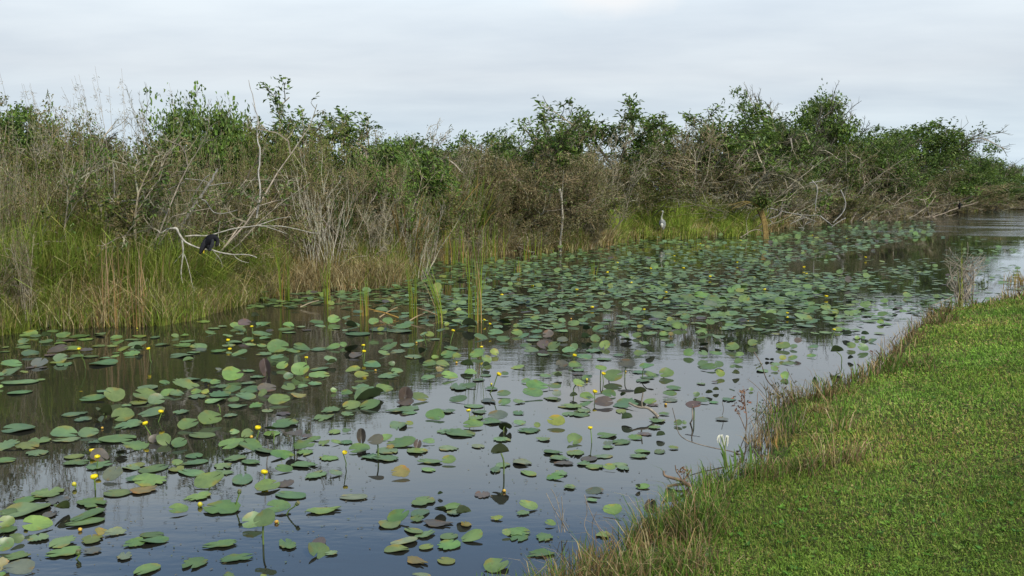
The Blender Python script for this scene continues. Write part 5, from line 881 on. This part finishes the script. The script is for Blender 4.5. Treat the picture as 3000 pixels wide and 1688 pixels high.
sticks('dead_twigs', [([(2116, 1178), (2120, 1200), (2116, 1216)], 2, 2)], (.16, .14, .12), 'single short dead twig in open water before the red-brown dead weed', 'twigs', 'dead twigs in the water', base=(2116, 1217))
sticks('dead_weed', [([(2180, 1140), (2182, 1180), (2188, 1230), (2184, 1262)], 3, 4), ([(2155, 1200), (2170, 1225), (2182, 1255)], 2, 3), ([(2182, 1180), (2160, 1150)], 2, 1), ([(2220, 1150), (2217, 1200), (2212, 1235)], 2, 2), ([(2240, 1170), (2225, 1215), (2200, 1262)], 2, 2), ([(2188, 1230), (2210, 1210)], 2, 1)], (.17, .12, .09), 'red-brown dead weed with withered seed heads standing at the shore', 'weed', base=(2186, 1268), leafs=[(2180, 1145, 22, 5, 11, [(.20, .10, .06), (.26, .14, .08)]), (2168, 1188, 40, 11, 13, [(.22, .10, .05), (.16, .075, .04)]), (2230, 1200, 50, 16, 10, [(.06, .09, .03), (.09, .11, .04)])])
sticks('weed_stems', [([(2208, 1030), (2230, 1066), (2245, 1110), (2265, 1135), (2285, 1160)], 2.5, 4), ([(2190, 1110), (2220, 1135), (2250, 1170)], 1.5, 2), ([(2225, 1120), (2250, 1150), (2262, 1180)], 1.5, 2), ([(2305, 1080), (2325, 1120), (2345, 1150)], 1.5, 2), ([(2258, 1112), (2275, 1140), (2280, 1170)], 1.5, 2), ([(2360, 1110), (2352, 1140), (2350, 1160)], 1.5, 2), ([(2240, 1185), (2262, 1140), (2270, 1110)], 1.5, 1)], (.15, .12, .09), 'arching brown weed stems leaning off the lawn edge over the water', 'weed', base=(2290, 1180), leafs=[(2300, 1165, 160, 26, 12, [(.09, .10, .04), (.14, .11, .05)]), (2230, 1070, 10, 5, 12, [(.10, .13, .03)])])
sticks('dead_stubs', [([(2553 + i * 9, 1058 + (i % 3) * 6), (2552 + i * 9, 1075), (2554 + i * 8.5, 1100)], 4, 6) for i in range(5)] + [([(2556, 1030), (2556, 1060)], 2, 2), ([(2545, 1062), (2556, 1070)], 3, 4), ([(2590, 1060), (2578, 1072)], 3, 4)], (.22, .18, .14), 'row of brown broken stubs standing in water at the lawn edge', 'stubs', base=(2565, 1106), leafs=[(2555, 1033, 10, 4, 9, [(.2, .1, .06)])])
YT = wp(2820, 893)[1]
sticks('twiggy_bush', [([(2800 + np.random.uniform(-6, 50), 895 - np.random.uniform(0, 30)), (2790 + np.random.uniform(-20, 70), 840 - np.random.uniform(0, 30)), (2800 + np.random.uniform(-40, 95), 775 - np.random.uniform(-15, 40))], 3, 1.2) for _ in range(42)] + [([(2730, 895), (2770, 880), (2800, 862), (2815, 850)], 2, 3), ([(2735, 893), (2790, 912)], 2, 2), ([(2780, 725), (2795, 750), (2815, 765)], 1.5, 1.5), ([(2835, 710), (2836, 735), (2832, 760)], 1.5, 1.5)], (.26, .22, .17), 'wiry leafless bush standing in the water beside the lawn', 'bush', base=(2822, 905), leafs=[(2840, 780, 90, 24, 8, [(.12, .11, .06), (.18, .15, .09)]), (2880, 835, 30, 8, 10, [(.08, .10, .04)])])
reeds(2814, 905, 690, 22, 9, 'slim green reed rising from the wiry leafless bush', cols=[(.18, .22, .04), (.22, .24, .05)], lean=.06, dead=.3, tilt=-.02)
reeds(2610, 1075, 1010, 90, 16, 'brown and green blades among the broken stubs', cols=[(.2, .15, .07), (.1, .14, .03)], lean=.4, name='grass_tuft', dead=.8)
# white spider lily
def white_lily():
    zb = .03; b = wp(2132, 1405, zb); k = mpx(b[1]); o = link('white_lily', None); o.location = b; Pt = lambda px, py: at(px, py, b[1]) - b
    g = Geo(); tube(g, spline([Pt(2138, 1400), Pt(2130, 1360), Pt(2124, 1320), Pt(2112, 1278)], 4), np.linspace(4, 3, 13) * k / 2, 6, (.10, .15, .03)); tube(g, spline([Pt(2140, 1400), Pt(2128, 1350), Pt(2124, 1315), Pt(2128, 1282)], 4), np.linspace(4, 3, 13) * k / 2, 6, (.14, .17, .05)); g.build('stem', M_STALK, o, True)
    for L in ([(2107, 1277, 2103, 1298), (2109, 1275, 2108, 1306), (2112, 1276, 2115, 1310), (2112, 1276, 2121, 1322), (2105, 1280, 2101, 1290)], [(2130, 1278, 2125, 1305), (2132, 1277, 2131, 1308), (2134, 1279, 2133, 1300), (2131, 1278, 2124, 1312)]):
        gp = Geo()
        for x0, y0, x1, y1 in L:
            P = spline([Pt(x0, y0 + 3), Pt((x0 + x1) / 2, y0 - 1), Pt(x1, (y0 + y1) / 2), Pt(x1, y1)], 4); tube(gp, P, np.linspace(1.5, .8, len(P)) * k, 6, (.70, .68, .56), squash=.5)
        gp.build('drooping_flower', M_PETAL, o, True)
    gl = Geo()
    for (x0, y0, x1, y1) in ((2104, 1290, 2128, 1358), (2110, 1322, 2126, 1360), (2150, 1312, 2150, 1375), (2162, 1300, 2176, 1340), (2098, 1400, 2128, 1398), (2196, 1290, 2195, 1370), (2136, 1330, 2140, 1400)):
        A, B = Pt(x1, y1), Pt(x0, y0); A[2] -= .05; P = spline([A, (A + B) / 2 + [.01, -.01, .01], B], 4); n = len(P); s = np.array([1., .2, 0]) * k; wv = np.sin(np.linspace(.5, math.pi, n))[:, None] * 4.2
        gl.add(np.stack([P - s * wv, P + s * wv], 1).reshape(-1, 3), [[2 * i, 2 * i + 1, 2 * i + 3, 2 * i + 2] for i in range(n - 1)], pal([(.07, .13, .03), (.09, .16, .035)], 1)[0])
    gl.build('leaves', M_GRASS, o); tag(o, 'drooping white lily with two withered flowers and strap leaves at the shore', 'flower')
white_lily()
# broad arrow-shaped leaves at the water's edge
def arrow_leaf(px, py, tip, wid, label, lean=.1, dark=1.0):
    z = max(float(near_z(*[np.array([v]) for v in wp(px, py)[:2]])[0]), 0); b = wp(px, py, z); k = mpx(b[1]); o = link('arrow_leaf', None); o.location = b; T = at(*tip, b[1]) - b; L = np.linalg.norm(T)
    g = Geo(); tube(g, [(0, 0, -.06), T * .25], [2.2 * k, 1.8 * k], 6, (.10, .14, .04)); g.build('stalk', M_STALK, o)
    u = np.linspace(0, 1, 9); hw = wid / 2 * k * np.sin(math.pi * u ** .72) ** .85; C = T[None] * (.22 + .78 * u)[:, None] + np.stack([0 * u, .03 * np.sin(u * 3), 0 * u], 1); S = np.cross(nrm(T), [0, 1, 0]); S = nrm(S)
    v = np.stack([C - S * hw[:, None] + [0, -.012, 0], C, C + S * hw[:, None] + [0, -.012, 0]], 1).reshape(-1, 3); q = [[3 * i + j, 3 * i + j + 1, 3 * i + j + 4, 3 * i + j + 3] for i in range(8) for j in (0, 1)]
    g = Geo(); g.add(v, q, np.array((.085, .15, .05)) * dark); g.build('blade', M_LEAF, o, True); tag(o, label, 'leaf', 'arrow-shaped leaves on the bank')
arrow_leaf(2392, 1145, (2386, 1102), 18, 'pointed green arrow leaf standing beyond the weedy stems')
arrow_leaf(1985, 1480, (1950, 1430), 38, 'broad pointed green leaf beside the driftwood root')
arrow_leaf(2042, 1500, (2056, 1462), 26, 'green pointed leaf in brown grass beside the root')
arrow_leaf(1930, 1640, (1912, 1588), 22, 'narrow bright pointed leaf in the shore grass')
arrow_leaf(2072, 1650, (2082, 1600), 22, 'bright pointed leaf in the dry grass near the lawn')
arrow_leaf(2458, 1140, (2470, 1128), 14, 'dark curled leaf on the brown grass fringe', dark=.5)
# blades standing in the shallow water at the near shore
reeds(1470, 1705, 1600, 170, 16, 'loose bright green blades leaning out of the shallows', cols=[(.10, .19, .03), (.14, .22, .04)], lean=.5, name='grass_tuft', dead=.15, w_=.008)
reeds(1600, 1705, 1590, 120, 24, 'thick green grass tuft where the shore meets clear water', cols=[(.09, .17, .03), (.13, .20, .04)], lean=.4, name='grass_tuft', dead=.5, w_=.008)
reeds(1740, 1645, 1520, 100, 34, 'tall dry and green grass tuft at the edge of the shore', cols=[(.12, .17, .035), (.20, .17, .06)], lean=.3, name='grass_tuft', dead=1.0, w_=.007)
reeds(1870, 1592, 1480, 90, 30, 'straw-coloured grass tuft overhanging the curled brown leaf', cols=[(.15, .16, .04), (.22, .17, .07)], lean=.35, name='grass_tuft', dead=1.2, w_=.007)
reeds(1400, 1560, 1530, 20, 4, 'few thin blades floating off the shore', cols=[(.10, .19, .03)], lean=.7, name='grass_tuft', dead=.2, w_=.006)
reeds(2350, 1170, 1090, 70, 22, 'brown wiry grass tuft beside the pointed arrow leaf', cols=[(.20, .15, .07), (.14, .13, .05)], lean=.35, name='grass_tuft', dead=.8, w_=.008)
reeds(2290, 1180, 1095, 70, 24, 'thick dry grass tuft under the arching weed stems', cols=[(.18, .15, .06), (.12, .13, .04)], lean=.35, name='grass_tuft', dead=1.0, w_=.008)
reeds(2230, 1300, 1210, 80, 30, 'bleached dry grass tuft above the white lily', cols=[(.28, .22, .12), (.20, .15, .08)], lean=.35, name='grass_tuft', dead=1.0, w_=.008)
reeds(2235, 1395, 1310, 70, 26, 'mixed green tuft beside the white lily on the bank', cols=[(.10, .16, .03), (.08, .12, .03)], lean=.3, name='grass_tuft', dead=.4, w_=.008)
reeds(2690, 960, 905, 60, 24, 'rusty brown weed tuft spilling from the lawn corner', cols=[(.18, .10, .05), (.12, .10, .04)], lean=.4, name='grass_tuft', dead=.9, w_=.012)
reeds(2985, 830, 770, 70, 40, 'orange-brown grass tuft on the next point of the lawn shore', cols=[(.24, .17, .05), (.18, .15, .05)], lean=.4, name='grass_tuft', dead=.8, w_=.015)
for i, (px, py, top, wd, lb) in enumerate([(2310, 1300, 1215, 90, 'tan dry grass tuft on the bank behind the bleached one'), (2400, 1215, 1140, 90, 'rusty dry grass tuft inshore of the arrow leaf'), (2490, 1160, 1090, 90, 'tan dry grass tuft before the broken stubs'),
        (2180, 1385, 1310, 80, 'matted brown grass tuft just inshore of the white lily'), (2075, 1435, 1370, 80, 'matted brown grass tuft behind the driftwood root'), (1980, 1530, 1450, 90, 'dry straw tuft where the root meets the bank'), (1900, 1610, 1510, 110, 'tall dry straw tuft inshore of the curled brown leaf'), (1780, 1680, 1570, 120, 'broad straw and green tuft low on the shore')]):
    reeds(px, py, top, wd, 30, lb, cols=[(.26, .185, .085), (.20, .14, .06), (.32, .25, .13), (.12, .15, .035)], lean=.45, name='grass_tuft', dead=.9, w_=.008)
sticks('dead_weed', [([(2215 + 9 * i + np.random.uniform(-4, 4), 1300), (2212 + 10 * i, 1262 + np.random.uniform(-8, 8)), (2200 + 12 * i + np.random.uniform(-16, 16), 1215 + np.random.uniform(-20, 20))], 3.2, 1.5) for i in range(14)], (.20, .145, .10), 'tangle of brown dead stems at the bank just beyond the white lily', 'weed', base=(2270, 1302))
sticks('dead_weed', [([(2250 + 10 * i + np.random.uniform(-4, 4), 1205), (2246 + 11 * i, 1172 + np.random.uniform(-8, 8)), (2240 + 12 * i + np.random.uniform(-20, 20), 1130 + np.random.uniform(-16, 20))], 2.8, 1.3) for i in range(12)], (.22, .16, .11), 'tangle of brown dead stems under the arching weed stems', 'weed', base=(2300, 1206))
# orange stalks fallen on the pads between the small cattail clumps
def fallen(px0, py0, px1, py1, label, c):
    A = wp(px0, py0, .03); B = at(px1, py1, A[1] + .25); g = Geo(); P = spline([A, (A + B) / 2 + [0, 0, .015], B], 3) - A; k = mpx(A[1]); tube(g, P, np.linspace(4.5, 2.5, len(P)) * k / 2, 5, c, squash=.5); o = g.build('fallen_reed', M_GRASS, None, True); o.location = A; tag(o, label, 'reed stalk', 'fallen reed stalks on the pads')
fallen(1168, 931, 1080, 905, 'fallen orange reed stalk slanting from the straw clump', (.42, .26, .07))
fallen(1112, 930, 1165, 900, 'fallen straw reed stalk crossing the orange one', (.38, .28, .16))
fallen(1200, 940, 1245, 918, 'fallen pale stalk at the foot of the yellow-based cattails', (.40, .30, .18))
fallen(1295, 930, 1222, 902, 'fallen dry stalk between the yellow-based and narrow cattails', (.36, .26, .16))
fallen(1160, 928, 1095, 912, 'second orange reed stalk lying under the first', (.44, .30, .10))
fallen(880, 900, 935, 880, 'pale fallen stalk off the grass point', (.36, .30, .2))
